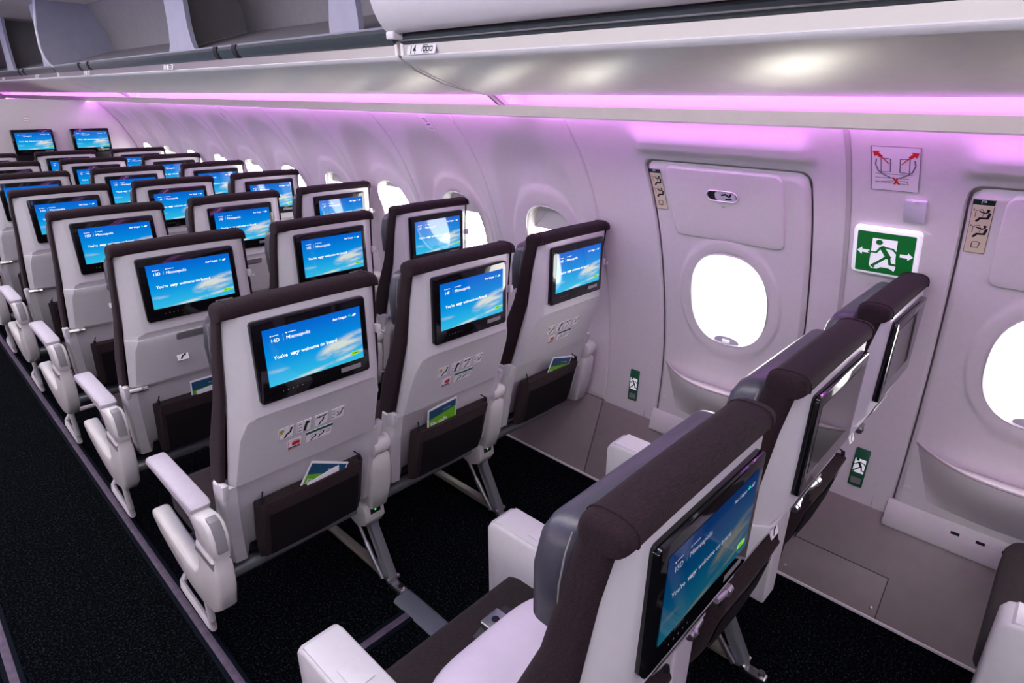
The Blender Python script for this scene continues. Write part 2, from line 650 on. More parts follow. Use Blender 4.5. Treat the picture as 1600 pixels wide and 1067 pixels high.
def window_parts(yc, zc, d0, owner, idx, shade):
    """one cabin window: reveal, pane and blind"""
    names = ['first', 'second', 'third', 'fourth', 'fifth', 'sixth', 'seventh', 'eighth', 'ninth', 'tenth']
    lab = '%s oval window ahead of the exit hatches' % names[idx - 1] if idx <= 10 else 'large bright oval window of the %s exit hatch' % ('nearer complete' if idx == 41 else 'cut-off') if idx > 40 else 'oval window across the aisle'
    w = tag(empty('window_%d' % idx), lab, kind='structure')
    w.parent = owner
    n = 48

    def ring(a, b, d):
        f = oval(a, b)
        return [wall_pt(yc + f(2 * math.pi * k / n) * math.cos(2 * math.pi * k / n), zc + f(2 * math.pi * k / n) * math.sin(2 * math.pi * k / n), d0 + d) for k in range(n)]
    put('window_frame', MB().loft([ring(0.1365, 0.1715, 0.002), ring(0.138, 0.173, -0.004), ring(0.135, 0.170, -0.006), ring(0.131, 0.166, -0.002), ring(0.127, 0.162, 0.012), ring(0.119, 0.153, 0.035), ring(0.112, 0.145, 0.05), ring(0.20, 0.24, 0.054)], caps=False), 'arm_white', w)
    pn = MB().loft([ring(0.120, 0.154, 0.046), ring(0.04, 0.05, 0.046)], caps=False)
    pn.f.append(tuple(n + k for k in range(n)))
    put('pane', pn, 'pane', w)
    if shade:
        f = oval(0.1235, 0.1585)
        zt = 0.1585 * (1 - 2 * shade)
        pts = []
        for k in range(41):
            t = math.pi * k / 40
            y, z = f(t) * math.cos(t), max(f(t) * math.sin(t), zt)
            pts.append((y, z))
        a = [wall_pt(yc + y, zc + z, d0 + 0.032) for y, z in pts]
        b = [wall_pt(yc + y, zc + z, d0 + 0.036) for y, z in pts]
        put('window_shade', MB().loft([a, b]), 'shade', w)
    h = MB()
    fr = wall_frame(yc, zc - 0.157, -(d0 + 0.006))
    h.prism([(0.045 * math.cos(t), 0.018 * math.sin(t)) for t in [2 * math.pi * k / 24 for k in range(24)]], 0, 0.007, 'z', 0.002, fr)
    hh = put('shade_handle', h, 'lens_grey', w)
    put('handle_grip', MB().box(-0.014, 0.014, -0.006, 0.006, 0.006, 0.013, 0.002, M=fr), 'sign_white', w)
    return w


idx = 1
cells = [(0.345, 0.06, 0.626)] + [(0.626 + CELL * (k + 0.5), 0.626 + CELL * k, 0.626 + CELL * (k + 1)) for k in range(9)]
groups = [cells[:1]] + [cells[i:i + 2] for i in range(1, 10, 2)]
for g in groups:
    b = MB()
    for yc, y0, y1 in g:
        c = panel_cell(yc, y0, y1)
        b.add(c.v, c.f)
    me = b.mesh('wall_panel', 60)
    me.materials.append(MATS['panel'])
    put('wall_panel', me, None, wall_right)
    put('wall_panel', me, None, wall_left)
    for yc, y0, y1 in g:
        window_parts(yc, WZ, 0.028, None, idx, [0.34, 0.30, 0.12, 0.2, 0.0, 0.15, 0.1, 0, 0.2, 0][idx - 1])
        idx += 1
        window_parts(yc, WZ, 0.028, wall_left, 20 + idx, 0.0)

# windows of the left wall sit under it; those abreast of the hatches are added for more light
def plain_panel(y0, y1):
    return MB().loft([[wall_pt(y, z, d) for z in np.linspace(0.33, 1.50, 30)] for y, d in ((y0, 0.006), (y0 + 0.005, 0), (y1 - 0.005, 0), (y1, 0.006))], caps=False, closed=False)


plain2 = plain_panel(cells[-1][2] - 0.001, Y_FRONT)
lcells = [(0.06 - CELL * (k + 0.5), 0.06 - CELL * (k + 1), 0.06 - CELL * k) for k in range(6)]
for yc, y0, y1 in lcells:
    put('wall_panel', panel_cell(yc, y0, y1), 'panel', wall_left)
    idx += 1
    window_parts(yc, WZ, 0.028, wall_left, 20 + idx, 0.0)
put('wall_panel', plain_panel(Y_BACK, lcells[-1][1] + 0.001), 'panel', wall_left)
me = plain2.mesh('wall_panel')
me.materials.append(MATS['panel'])
put('wall_panel', me, None, wall_left)
put('wall_panel', me, None, wall_right)

# ---- exit zones: surround, hatch, window, cover flap, shelf, floor strip
HZ0, HZ1 = 0.335, 1.372


def surround_disp(yc):
    def d(y, z):
        k = smooth(0.285, 0.235, abs(y - yc))
        b = smooth(1.488, 1.44, z) * smooth(1.388, 1.425, z)
        return -k * b * 0.020
    return d


def make_hatch(n, yc, zone, label):
    hw = 0.256
    rect = (yc - hw, yc + hw, HZ0, HZ1)
    # surround: skin from the hatch outline to the zone's rectangle
    t_in = {}

    def inner(t):
        c, s = math.cos(t), math.sin(t)
        lo, hi = 0.0, 3.0
        rr = 0.03
        for _ in range(40):
            m = (lo + hi) / 2
            qy, qz = abs(m * c) - (hw - rr), abs(0.915 + m * s - (HZ0 + HZ1) / 2) - ((HZ1 - HZ0) / 2 - rr)
            sd = math.hypot(max(qy, 0), max(qz, 0)) + min(max(qy, qz), 0) - rr
            lo, hi = (m, hi) if sd < 0 else (lo, m)
        return lo
    sd = surround_disp(yc)

    def sdisp(y, z):
        inside = inner(math.atan2(z - 0.915, y - yc))
        r_ = math.hypot(y - yc, z - 0.915)
        return sd(y, z) + 0.008 * smooth(inside + 0.006, inside + 0.0005, r_)
    put('wall_panel', polar_patch(yc, 0.915, inner, (*zone, 0.32, 1.50), sdisp, 240, 60, 0.005).mesh('wall_panel', 50), 'panel', wall_right)
    put('hatch_backing', polar_patch(yc, 0.915, oval(0.122, 0.157), (yc - hw - 0.05, yc + hw + 0.05, 0.28, 1.43), lambda y, z: 0.03, 120, 6, -0.0295), 'groove', wall_right)  # sheet added behind the hatch gap to keep outside light from leaking in
    h = tag(empty('door_%d' % n), label, kind='structure')

    def hdisp(y, z):
        rad = math.hypot((y - yc) / 0.135, (z - 0.915) / 0.17)
        return -0.004 - 0.005 * smooth(1.36, 1.29, rad) + 0.006 * smooth(1.1, 0.98, rad)
    put('hatch_panel', polar_patch(yc, 0.915, oval(0.136, 0.171), (yc - hw + 0.005, yc + hw - 0.005, HZ0, HZ1 - 0.005), hdisp, 160, 28, 0.012, rr=0.03).mesh('hatch_panel', 50), 'panel', h)
    window_parts(yc, 0.915, -0.004, None, 40 + n, 0)
    # upper cover flap with its slot, a separate plate that follows the wall

    def strip(ya, yb, za, zb, d, m=10, k=8, taper=0.0):
        f, bk = [], []
        for i in range(m + 1):
            z = za + (zb - za) * i / m
            tp = taper * (1 - i / m)
            f.append([wall_pt(ya + tp + (yb - ya - 2 * tp) * j / k, z, d) for j in range(k + 1)])
        return f
    fl = MB()
    ring_f = []
    zc_, pts = 1.25, rrect(-0.18, 0.18, -0.115, 0.110, 0.022, 5)
    for off, dd in ((0.003, 0.002), (0.001, -0.0065), (0.0, -0.0078), (-0.003, -0.0085)):
        q = inset(pts, -off) if off > 0 else pts if off == 0 else inset(pts, -off)
        ring_f.append([wall_pt(yc + 0.0 - p[0], zc_ + p[1], dd) for p in q])
    m_rings = [[wall_pt(yc - p[0] * s_, zc_ + p[1] * s_, -0.0085) for p in inset(pts, 0.003)] for s_ in (0.8, 0.6, 0.4, 0.2, 0.02)]
    fl.loft(ring_f + m_rings, caps=False)
    flap = put('cover_flap', fl.mesh('cover_flap', 40), 'panel', h)
    sl = wall_frame(yc + 0.002, 1.287, 0.0092)
    put('handle_slot', MB().prism(rrect(-0.048, 0.048, -0.018, 0.018, 0.017, 6), -0.006, 0.0012, 'z', 0.001), 'ink', flap, matrix=sl)
    put('slot_rim', MB().loft([[(x, y, 0.001) for x, y in rrect(-0.05, 0.05, -0.02, 0.02, 0.019, 6)], [(x, y, 0.004) for x, y in rrect(-0.0485, 0.0485, -0.0185, 0.0185, 0.0175, 6)], [(x, y, 0.001) for x, y in rrect(-0.046, 0.046, -0.016, 0.016, 0.015, 6)]], caps=False), 'panel', flap, matrix=sl)
    lb = put('handle_plate', MB().flat(rrect(-0.022, 0.044, -0.015, 0.015, 0.01, 4), 0.0016), 'lens_grey', flap, matrix=sl)
    put('pictogram', MB().stroke([(0.0, 0.004), (0.012, 0.008), (0.024, 0.0), (0.03, 0.010)], 0.006, 0.002).stroke([(0.012, -0.010), (0.03, -0.008)], 0.005, 0.002), 'ink', flap, matrix=sl)
    # printed instruction label in the strip beside the flap
    LY, LZ, LD = yc + 0.222, 1.283, 0.0052
    pl = put('instruction_label', conform(gridsheet(0.021, 0.079), LY, LZ, LD), 'beige', h)
    put('label_header', conform(gridsheet(0.021, 0.0075, 3), LY, LZ + 0.0605, LD + 0.0006), 'dark_green', pl)
    edge_l = [(0.0205 * a_, -0.0785 + 0.157 * k / 12) for a_ in (-1, 1) for k in range(13)]
    put('label_border', conform(MB().stroke(edge_l[:13], 0.0009, 0.0004).stroke(edge_l[13:], 0.0009, 0.0004).stroke([edge_l[0], edge_l[13]], 0.0009, 0.0004), LY, LZ, LD), 'ink', pl)
    put('header_mark', conform(MB().stroke([(-0.004, 0.068), (-0.004, 0.075), (0.004, 0.075), (0.004, 0.071), (0.0, 0.071)], 0.0014, 0.0010), LY, LZ, LD), 'paper', pl)
    pic = MB()
    for zz in (0.034, -0.012):
        pic.stroke([(-0.008, zz - 0.018), (-0.002, zz - 0.009), (0.012, zz - 0.008), (0.015, zz + 0.006)], 0.0055, 0.0012)
        pic.stroke([(-0.012, zz - 0.006), (-0.012, zz + 0.012), (0.0, zz + 0.016), (0.004, zz + 0.008), (0.002, zz - 0.004)], 0.0011, 0.0012)
        pic.stroke([(-0.004, zz + 0.010), (0.006, zz + 0.006), (0.012, zz + 0.010)], 0.0035, 0.0012)
        pic.disc((0.011, zz + 0.014), 0.0035, 0.0012)
        pic.stroke([(-0.016, zz + 0.012), (-0.016, zz + 0.016)], 0.0018, 0.0012)
    pic.stroke([(-0.008, -0.062), (-0.007, -0.046), (0.002, -0.044), (0.008, -0.047), (0.005, -0.062), (-0.008, -0.062)], 0.0018, 0.0012)
    put('pictogram', conform(pic, LY, LZ, LD - 0.0006), 'ink', pl)
    # arm shelf: a swelling pan with an open ledge on top
    sh = MB()
    rows = []
    for i in range(13):
        z = 0.405 + (0.585 - 0.405) * i / 12
        pr_ = 0.085 * math.sin(math.pi / 2 * (i / 12)) ** 1.1
        w_ = 0.235 * (0.72 + 0.28 * (i / 12))
        rows.append([wall_pt(yc + w_ * (1 - 2 * j / 24), z + 0.012 * abs(1 - 2 * j / 24) ** 2, -0.004 - pr_ * max(0, 1 - abs(1 - 2 * j / 24) ** 2.6)) for j in range(25)])
    sh.loft(rows, caps=False, closed=False)
    top = rows[-1]
    sh.loft([top, [p + Vector((0.008, 0, 0.004)) for p in top], [Vector((max(p.x + 0.008, wx(0.575) - 0.006), p.y, 0.562)) for p in top]], caps=False, closed=False)
    shelf = put('arm_shelf', sh.mesh('arm_shelf', 45), 'panel', h)
    put('shelf_lip', MB().tube([p + Vector((0.002, 0, 0.0005)) for p in top], 0.0035, 6), 'groove', shelf)
    put('round_plug', MB().prism([(0.011 * math.cos(k * math.pi / 10), 0.011 * math.sin(k * math.pi / 10)) for k in range(20)], 0, 0.003, 'z', 0.001), 'panel', h, matrix=wall_frame(yc + 0.225, 0.44, 0.003))
    # bottom air strip with dark slots
    st = []
    for z, d in ((0.292, 0.004), (0.294, -0.014), (0.302, -0.019), (0.372, -0.014), (0.382, -0.008), (0.384, 0.0)):
        st.append([wall_pt(yc + 0.262 - 0.524 * j / 12, z, d) for j in range(13)])
    strip_o = put('vent_strip', MB().loft(st, caps=False, closed=False).mesh('vent_strip', 40), 'panel', h)
    rec = wall_frame(yc - 0.01, 0.352, 0.0152)
    put('vent_recess', MB().prism(rrect(-0.115, 0.14, -0.008, 0.008, 0.003, 3), 0, 0.0012, 'z'), 'bin_white', strip_o, matrix=rec)
    for k in range(4):
        put('vent_slot', MB().box(-0.100 + 0.062 * k, -0.078 + 0.062 * k, -0.0085, 0.0085, 0.001, 0.0022), 'ink', strip_o, matrix=rec)
    return h


make_hatch(1, -0.447, (-0.795, 0.06), 'white emergency exit hatch with oval window, ahead of the green exit sign')
make_hatch(2, -1.303, (-1.66, -0.795), 'white emergency exit hatch cut by the right edge of the picture')
put('wall_panel', plain_panel(Y_BACK, -1.659), 'panel', wall_right)
for ysm in [c_[1] for c_ in cells] + [cells[-1][2], -1.66, -0.795]:  # strips added behind the panel seams to block light leaks
    sb = MB().loft([[wall_pt(y, z, d) for y, d in ((ysm - 0.012, 0.002), (ysm - 0.008, 0.011), (ysm + 0.008, 0.011), (ysm + 0.012, 0.002))] for z in np.linspace(0.33, 1.50, 30)], caps=False, closed=False)
    put('seam_backing', sb, 'groove', wall_right)
    put('seam_backing', sb.mesh('seam_backing'), 'groove', wall_left)
g = MB().loft([[wall_pt(y, z, -0.0015) for y in (-0.801, -0.789)] for z in np.linspace(0.33, 1.50, 30)], caps=False, closed=False)
put('seam_strip', g, 'gasket', wall_right)

# ---- kick panels below the sidewall, with the access cover and its screws
ys = [Y_BACK, -1.66, -0.79, 0.063, 1.13, 2.2, 3.27, 4.34, 5.4, Y_FRONT]


def dado_slab(y0, y1, za=0.0, zb=0.328, d=0.0):
    r_ = []
    for (dy, dz, dd) in ((0.0022, 0.001, 0.004), (0.0028, 0.002, -0.0026), (0.004, 0.004, -0.003)):
        q = [(y0 + dy, za + dz), (y1 - dy, za + dz), (y1 - dy, zb - dz), (y0 + dy, zb - dz)]
        r_.append([Vector((1.236 + 0.342 * z, y, z)) + (dd + d) * Vector((0.946, 0, -0.323)) for y, z in q])
    b = MB().loft(r_, caps=False)
    b.f.append(tuple(8 + k for k in range(4)))
    return b


for a, b in zip(ys[:-1], ys[1:]):
    put('kick_panel', dado_slab(a, b).mesh('kick_panel', 20), 'dado', wall_right)
    put('kick_panel', dado_slab(a, b).mesh('kick_panel', 20), 'dado', wall_left)
gap = MB().loft([[Vector((1.239 + 0.342 * z + 0.004, y, z)) for y in (Y_BACK, Y_FRONT)] for z in (-0.01, 0.335)], caps=False, closed=False)
me = gap.mesh('gap_backing')
me.materials.append(MATS['dark_gap'])
put('gap_backing', me, None, wall_right)
put('gap_backing', me, None, wall_left)
put('cover_gap', dado_slab(-1.111, -0.788, 0.0, 0.145, -0.0006).mesh('cover_gap', 20), 'dark_gap', wall_right)
ac = put('access_cover', dado_slab(-1.108, -0.791, 0.002, 0.142, -0.0012).mesh('access_cover', 20), 'dado', wall_right)
for yy in (-1.088, -0.815):
    put('screw', MB().prism([(0.006 * math.cos(k * math.pi / 6), 0.006 * math.sin(k * math.pi / 6)) for k in range(12)], 0, 0.003, 'z', 0.001), 'chrome', ac, matrix=wall_frame(yy, 0.035, 0.0045))
tag(put('trim_1', MB().loft([[Vector((1.2335 - dx, y, z)) for y in (Y_BACK, Y_FRONT)] for dx, z in ((0.004, 0.0), (0.004, 0.008), (0.0, 0.010))], caps=False, closed=False), 'bin_white'), 'thin pale edging where the kick panel meets the carpet', kind='structure')

# ------------------------------------------------------------------ cove light, lip and overhead bins
FAIR = [(0.842, 1.559), (0.79, 1.5635), (0.739, 1.570), (0.69, 1.579), (0.636, 1.592), (0.59, 1.605), (0.542, 1.622), (0.51, 1.637), (0.494, 1.647)]
MODS = [(Y_BACK, 0.241), (0.255, 4.14), (4.155, Y_FRONT - 0.01)]


def sheet(pts, y0, y1, n=1):
    return MB().loft([[Vector((x, y0 + (y1 - y0) * k / n, z)) for k in range(n + 1)] for x, z in pts], caps=False, closed=False)


for side, owner in (('right', None), ('left', wall_left)):
    sx = 1 if side == 'right' else -1
    lip = put('trim_2' if sx > 0 else 'trim_3', MB().prism([(0.893, 1.496), (0.912, 1.492), (0.914, 1.500), (0.903, 1.528), (0.896, 1.532), (0.889, 1.527)], Y_BACK, Y_FRONT, 'y').mesh('cove_lip', 60), 'lip')
    tag(lip, 'pale satin ledge running under the purple cove light' + ('' if sx > 0 else ' across the aisle'), kind='structure')
    if sx < 0:
        lip.parent = wall_left
for i, (y0, y1) in enumerate([(Y_BACK, 0.20), (0.275, 4.10), (4.19, 7.63), (7.70, Y_FRONT)]):
    lt = tag(empty('cove_light'), ['purple cove light strip above the exit hatches', 'purple cove light strip above the ordinary windows, middle length',
             'purple cove light strip, short far length before the bulkhead', 'purple cove light strip beyond the bulkhead'][i], 'light', 'purple cove lights')
    # translucent cover set back in the recess between lip and bins
    put('light_cover', sheet([(0.925, 1.512), (0.955, 1.535), (0.965, 1.565), (0.94, 1.60), (0.87, 1.60)], y0, y1), 'cove_glow', lt)
    put('light_strip', MB().box(0.918, 0.934, y0, y1, 1.498, 1.508), 'cove_led', lt)
    o = put('light_cover', sheet([(0.925, 1.512), (0.955, 1.535), (0.965, 1.565), (0.94, 1.60), (0.87, 1.60)], y0, y1), 'cove_glow', wall_left)
    put('light_strip', MB().box(0.918, 0.934, y0, y1, 1.498, 1.508), 'cove_led', wall_left)
put('recess_back', sheet([(0.985, 1.497), (1.0, 1.53), (0.99, 1.62), (0.8, 1.64)], Y_BACK, Y_FRONT), 'bin_white', wall_right)
put('recess_back', sheet([(0.985, 1.497), (1.0, 1.53), (0.99, 1.62), (0.8, 1.64)], Y_BACK, Y_FRONT), 'bin_white', wall_left)
for ow in (wall_right, wall_left):
    put('outer_light_block', sheet([(1.0, 1.53), (1.06, 1.53), (1.06, 1.8), (1.0, 2.13), (0.9, 2.16)], Y_BACK, Y_FRONT), 'bin_inside', ow)  # unseen sheet added behind the bins to shut out light from outside
put('bin_row', sheet(FAIR + [(0.487, 1.68), (0.44, 1.714), (0.395, 1.782), (0.385, 1.9), (0.43, 2.05), (0.5, 2.13)], Y_BACK, Y_FRONT), 'bin_white', wall_left)

DOOR = [(0.462, 1.707), (0.448, 1.709), (0.436, 1.717), (0.420, 1.735), (0.407, 1.756), (0.396, 1.785), (0.389, 1.83), (0.387, 1.88), (0.393, 1.94), (0.41, 2.0), (0.44, 2.06), (0.49, 2.12)]
BIN_LABELS = ['closed white overhead bin above the exit hatches, row sign 14 on its rail', 'open overhead bin with dark sill, next to the closed bin',
              'open overhead bin at the upper left corner, beyond the white curved frame', 'overhead bin beyond the bulkhead']
for i, (y0, y1) in enumerate(MODS):
    t = tag(empty('overhead_bin', (0, 0, 0)), BIN_LABELS[i], 'overhead bin', 'overhead bins')
    th = [(x + 0.004, z + 0.012) for x, z in reversed(FAIR)]
    put('lower_panel', MB().prism(FAIR + th, y0 + 0.002, y1 - 0.002, 'y').mesh('lower_panel', 40), 'satin', t)
    put('edge_trim', MB().prism([(0.500, 1.641), (0.489, 1.6475), (0.486, 1.653), (0.492, 1.656), (0.503, 1.652)], y0, y1, 'y').mesh('edge_trim', 40), 'white_edge', t)
    put('light_rail', MB().prism([(0.491, 1.655), (0.486, 1.681), (0.498, 1.684), (0.503, 1.657)], y0 + 0.012, y1 - 0.012, 'y'), 'rail', t)
    # end bracket bridging to the ledge
    for ye in ((y1 - 0.012, y1), (y0, y0 + 0.012)):
        put('end_bracket', MB().prism([(0.503, 1.645), (0.485, 1.655), (0.484, 1.690), (0.505, 1.695), (0.54, 1.66), (0.86, 1.575), (0.905, 1.529), (0.888, 1.529), (0.843, 1.556), (0.739, 1.567), (0.636, 1.589), (0.542, 1.619)], *ye, 'y'), 'lip', t)
    if i == 0:
        dr = MB().prism(DOOR + [(x + 0.02, z + 0.004) for x, z in reversed(DOOR)], y0, y1 + 0.004, 'y', 0.0)
        put('bin_door', dr.mesh('bin_door', 50), 'bin_white', t)
        put('door_seal', MB().prism([(0.487, 1.682), (0.476, 1.690), (0.472, 1.700), (0.478, 1.706), (0.51, 1.706), (0.51, 1.682)], y0, y1 - 0.006, 'y'), 'sill', t)
        for zz in (1.6905, 1.699):
            put('seal_bead', MB().tube([(0.4745, y0, zz), (0.4745, y1 - 0.008, zz)], 0.0018, 6), 'rail', t)
        put('hinge_knuckle', MB().box(0.44, 0.475, y1 - 0.03, y1 + 0.004, 1.692, 1.712, 0.004), 'bin_white', t)
        lt = put('latch_recess', MB().prism([(0.434, 1.7125), (0.416, 1.732), (0.402, 1.754), (0.391, 1.785), (0.40, 1.79), (0.44, 1.722)], -0.98, -0.67, 'y', 0.001), 'mid_grey', t)
        put('latch_paddle', MB().prism([(0.452, 1.700), (0.434, 1.709), (0.437, 1.714), (0.455, 1.706)], -0.93, -0.84, 'y'), 'black', lt)
    else:
        put('sill', MB().prism([(0.487, 1.682), (0.474, 1.690), (0.466, 1.712), (0.470, 1.722), (0.482, 1.724), (0.50, 1.70)], y0 + 0.004, y1 - 0.004, 'y').mesh('sill', 40), 'sill', t)
        put('sill_edge', MB().tube([(0.4755, y0 + 0.004, 1.7255), (0.4755, y1 - 0.004, 1.7255)], 0.0035, 6), 'bin_post', t)
        put('shelf', MB().prism([(0.48, 1.722), (0.85, 1.835), (0.85, 1.82), (0.49, 1.705)], y0, y1, 'y'), 'bin_inside', t)
        put('back_panel', MB().prism([(0.85, 1.83), (0.83, 1.95), (0.74, 2.12), (0.76, 2.13), (0.86, 1.95), (0.87, 1.82)], y0, y1, 'y'), 'bin_inside', t)
        ends = [(0.478, 1.712), (0.45, 1.735), (0.432, 1.77), (0.42, 1.83), (0.424, 1.95), (0.452, 2.12), (0.85, 2.12), (0.87, 1.83), (0.60, 1.75)]
        e = put('end_panel', MB().prism(ends, y1 - 0.022, y1 - 0.004, 'y'), 'bin_post', t)
        put('end_edge', MB().tube([(x, y1 - 0.013, z) for x, z in ends[:6]], 0.010, 8), 'white_edge', e)
        e2 = put('end_panel', MB().prism(ends, y0 + 0.001, y0 + 0.012, 'y'), 'bin_post', t)
        ym = y0 + 1.70
        dv = [(0.50, 1.73), (0.50, 2.12), (0.83, 2.12), (0.85, 1.84)]
        put('divider', MB().prism(dv, ym - 0.01, ym + 0.01, 'y'), 'bin_inside', t)
        for ya, yb, fl in ((ym - 0.24, ym + 0.0, 0.05), (y0 + 0.185, y0 + 0.345, 0.0)):
            yc_ = (ya + yb) / 2
            h_ = (yb - ya) / 2
            prof = [(1.722, h_ + fl), (1.735, h_ + fl * 0.5), (1.76, h_ + fl * 0.12), (1.82, h_ - 0.01), (2.0, h_ - 0.015), (2.12, h_ + fl)]
            put('support_post', MB().prism([(yc_ - w_, z) for z, w_ in prof] + [(yc_ + w_, z) for z, w_ in reversed(prof)], 0.486, 0.506, 'x').mesh('support_post', 30), 'bin_post', t)
        for yl in ((y0 + 0.985, y0 + 1.16), (y0 + 3.02, y0 + 3.22)):
            for yy in yl:
                put('sill_latch', MB().prism([(0.484, 1.681), (0.4705, 1.689), (0.4625, 1.712), (0.4665, 1.7265), (0.483, 1.7285)], yy, yy + 0.035, 'y'), 'ink', t)
# row signs on the rail
for k, (yy, num) in enumerate(((0.150, '14'), (2.03, '13'), (3.42, '12'), (4.80, '11'), (6.18, '10'))):
    s = empty('row_sign', (0.4868, yy, 1.6675))
    s.rotation_euler = (math.radians(79), 0, math.radians(-90))
    tag(s, ['white row sign reading 14 below the closed overhead bin', 'small row sign on the open bin rail, next one left of the sign reading 14', 'tiny row sign on the open bin rail, just right of the white curved bin frame',
            'tiny row sign on the bin rail, just left of the white curved bin frame', 'tiny row sign on the bin rail at the left edge of the picture'][k], 'sign', 'row signs on the bin rail')
    put('sign_plate', MB().prism(rrect(-0.060, 0.060, -0.0125, 0.0135, 0.004, 3), 0.0, 0.0025, 'z', 0.0006), 'white_edge', s)
    put('row_number', text_mesh(num, 0.030, bold=0.0004), 'ink', s, loc=(-0.050, -0.0105, 0.0028))
    ic = MB().stroke([(0.002, -0.006), (0.008, 0.0095), (0.028, 0.0095)], 0.0018, 0.0028)
    for q in range(3):
        ic.add(*(lambda a: (a.v, a.f))(MB().stroke([(0.010 + q * 0.014, -0.005), (0.010 + q * 0.014, 0.005), (0.019 + q * 0.014, 0.005), (0.019 + q * 0.014, -0.005), (0.010 + q * 0.014, -0.005)], 0.003, 0.0028)))
    ic.stroke([(0.012, -0.0095), (0.034, -0.0095)], 0.0016, 0.0028)
    put('seat_icons', ic, 'ink', s)

# ------------------------------------------------------------------ bulkhead with two monitors
YB = 5.42
bp_ = [(X0 + 0.26, 0.0)] + [(1.236, 0.0)] + [(wx(z) - 0.002, float(z)) for z in np.linspace(0.33, 1.49, 14)] + [(0.90, 1.497), (X0 + 0.26, 1.505)]
bh = put('wall_bulkhead', MB().prism(bp_, YB, YB + 0.03, 'y'), 'panel')
tag(bh, 'white bulkhead partition at the front of the cabin section', kind='structure')

# ------------------------------------------------------------------ wall signs
RUN = {'head': (-0.004, 0.028, 0.0075)}


def running_man(b, s, z, ox=0.0, oy=0.0):
    def P(l):
        return [(ox + x * s, oy + y * s) for x, y in l]
    b.disc((ox - 0.013 * s, oy + 0.033 * s), 0.0075 * s, z)
    b.stroke(P([(-0.006, 0.019), (0.009, -0.006)]), 0.0115 * s, z)
    b.stroke(P([(-0.006, 0.0215), (0.017, 0.018), (0.027, 0.006)]), 0.0048 * s, z)
    b.stroke(P([(-0.009, 0.019), (-0.017, 0.004), (-0.034, 0.003)]), 0.0048 * s, z)
    b.stroke(P([(0.010, -0.004), (0.014, -0.025), (0.034, -0.026)]), 0.0062 * s, z)
    b.stroke(P([(0.005, -0.006), (-0.010, -0.022), (-0.024, -0.036)]), 0.0065 * s, z)
    b.stroke(P([(-0.024, -0.036), (-0.020, -0.039)]), 0.0062 * s, z)
    return b


ex = empty('exit_sign')
ex.matrix_world = wall_frame(-0.895, 1.185, 0.001)
tag(ex, 'green running-man exit sign with two white arrows on the sidewall', 'sign')
put('sign_frame', MB().prism(rrect(-0.079, 0.079, -0.076, 0.073, 0.012, 5), 0, 0.016, 'z', 0.005), 'sign_white', ex)
put('sign_face', MB().prism(rrect(-0.068, 0.068, -0.066, 0.062, 0.004, 3), 0.015, 0.0172, 'z'), 'sign_green', ex)
b = MB().flat([(-0.031, 0.044), (0.027, 0.044), (0.027, -0.012), (0.030, -0.042), (0.027, -0.054), (0.014, -0.046), (-0.006, -0.046), (-0.014, -0.053), (-0.028, -0.053), (-0.034, -0.044)], 0.0176)
put('white_door', b, 'sign_white', ex)
put('running_figure', running_man(MB(), 1.12, 0.0180, 0.0, -0.004), 'sign_green', ex)
for s in (-1, 1):
    cx = s * 0.050
    put('arrow', MB().flat([(cx - s * 0.014, -0.005), (cx + s * 0.004, -0.005), (cx + s * 0.004, -0.012), (cx + s * 0.016, 0.0), (cx + s * 0.004, 0.012), (cx + s * 0.004, 0.005), (cx - s * 0.014, 0.005)], 0.0178), 'sign_white', ex)

dg_ = empty('evacuation_placard')
EY, EZ = -0.898, 1.402
tag(dg_, 'square placard with red arrows and hatch diagram above the exit sign', 'placard')
put('placard_sheet', conform(gridsheet(0.052, 0.070), EY, EZ, 0.0012), 'sticker_lilac', dg_)
ed = [(-0.051, -0.069 + 0.138 * k / 12) for k in range(13)] + [(0.051, 0.069 - 0.138 * k / 12) for k in range(13)] + [(-0.051, -0.069)]
put('border_line', conform(MB().stroke(ed, 0.0016, 0.0006), EY, EZ, 0.0012), 'ink_grey', dg_)
b = MB()
for s in (-1, 1):
    b.stroke([(s * 0.010, 0.032), (s * 0.010, -0.008), (s * 0.030, -0.010), (s * 0.030, 0.034), (s * 0.010, 0.032)], 0.0022, 0.0010)
    b.stroke([(s * 0.040, 0.030), (s * 0.042, 0.014), (s * 0.036, -0.006), (s * 0.024, -0.018), (s * 0.010, -0.026)], 0.003, 0.0012)
b.stroke([(-0.042, -0.015), (0.038, -0.015)], 0.0015, 0.001).stroke([(-0.042, -0.028), (0.030, -0.028)], 0.0015, 0.001)
b.stroke([(-0.042, -0.044), (0.0, -0.036), (0.026, -0.036), (0.030, -0.046), (-0.042, -0.041)], 0.0015, 0.001)
put('hatch_drawing', conform(b, EY, EZ, 0.0012), 'ink_grey', dg_)
b = MB()
for s in (-1, 1):
    b.flat([(s * 0.026, 0.040), (s * 0.032, 0.035), (s * 0.040, 0.042), (s * 0.044, 0.038), (s * 0.048, 0.054), (s * 0.032, 0.055), (s * 0.036, 0.050)], 0.0013)
    b.stroke([(s * 0.014, 0.018), (s * 0.028, 0.036)], 0.0024, 0.0013)
b.stroke([(-0.004, -0.026), (0.010, -0.046)], 0.004, 0.0012).stroke([(0.0, -0.046), (0.006, -0.028)], 0.004, 0.0012)
put('red_arrows', conform(b, EY, EZ, 0.0012), 'ink_red', dg_)
lamp = empty('emergency_lamp')
lamp.matrix_world = wall_frame(-0.948, 1.303, 0.001)
tag(lamp, 'small pale grey square lens between placard and exit sign', 'lamp')
put('lens', MB().prism(rrect(-0.024, 0.024, -0.034, 0.034, 0.004, 3), 0, 0.008, 'z', 0.002), 'lens_grey', lamp)
put('lens_tab', MB().box(-0.006, 0.006, 0.029, 0.033, 0.007, 0.010), 'panel', lamp)

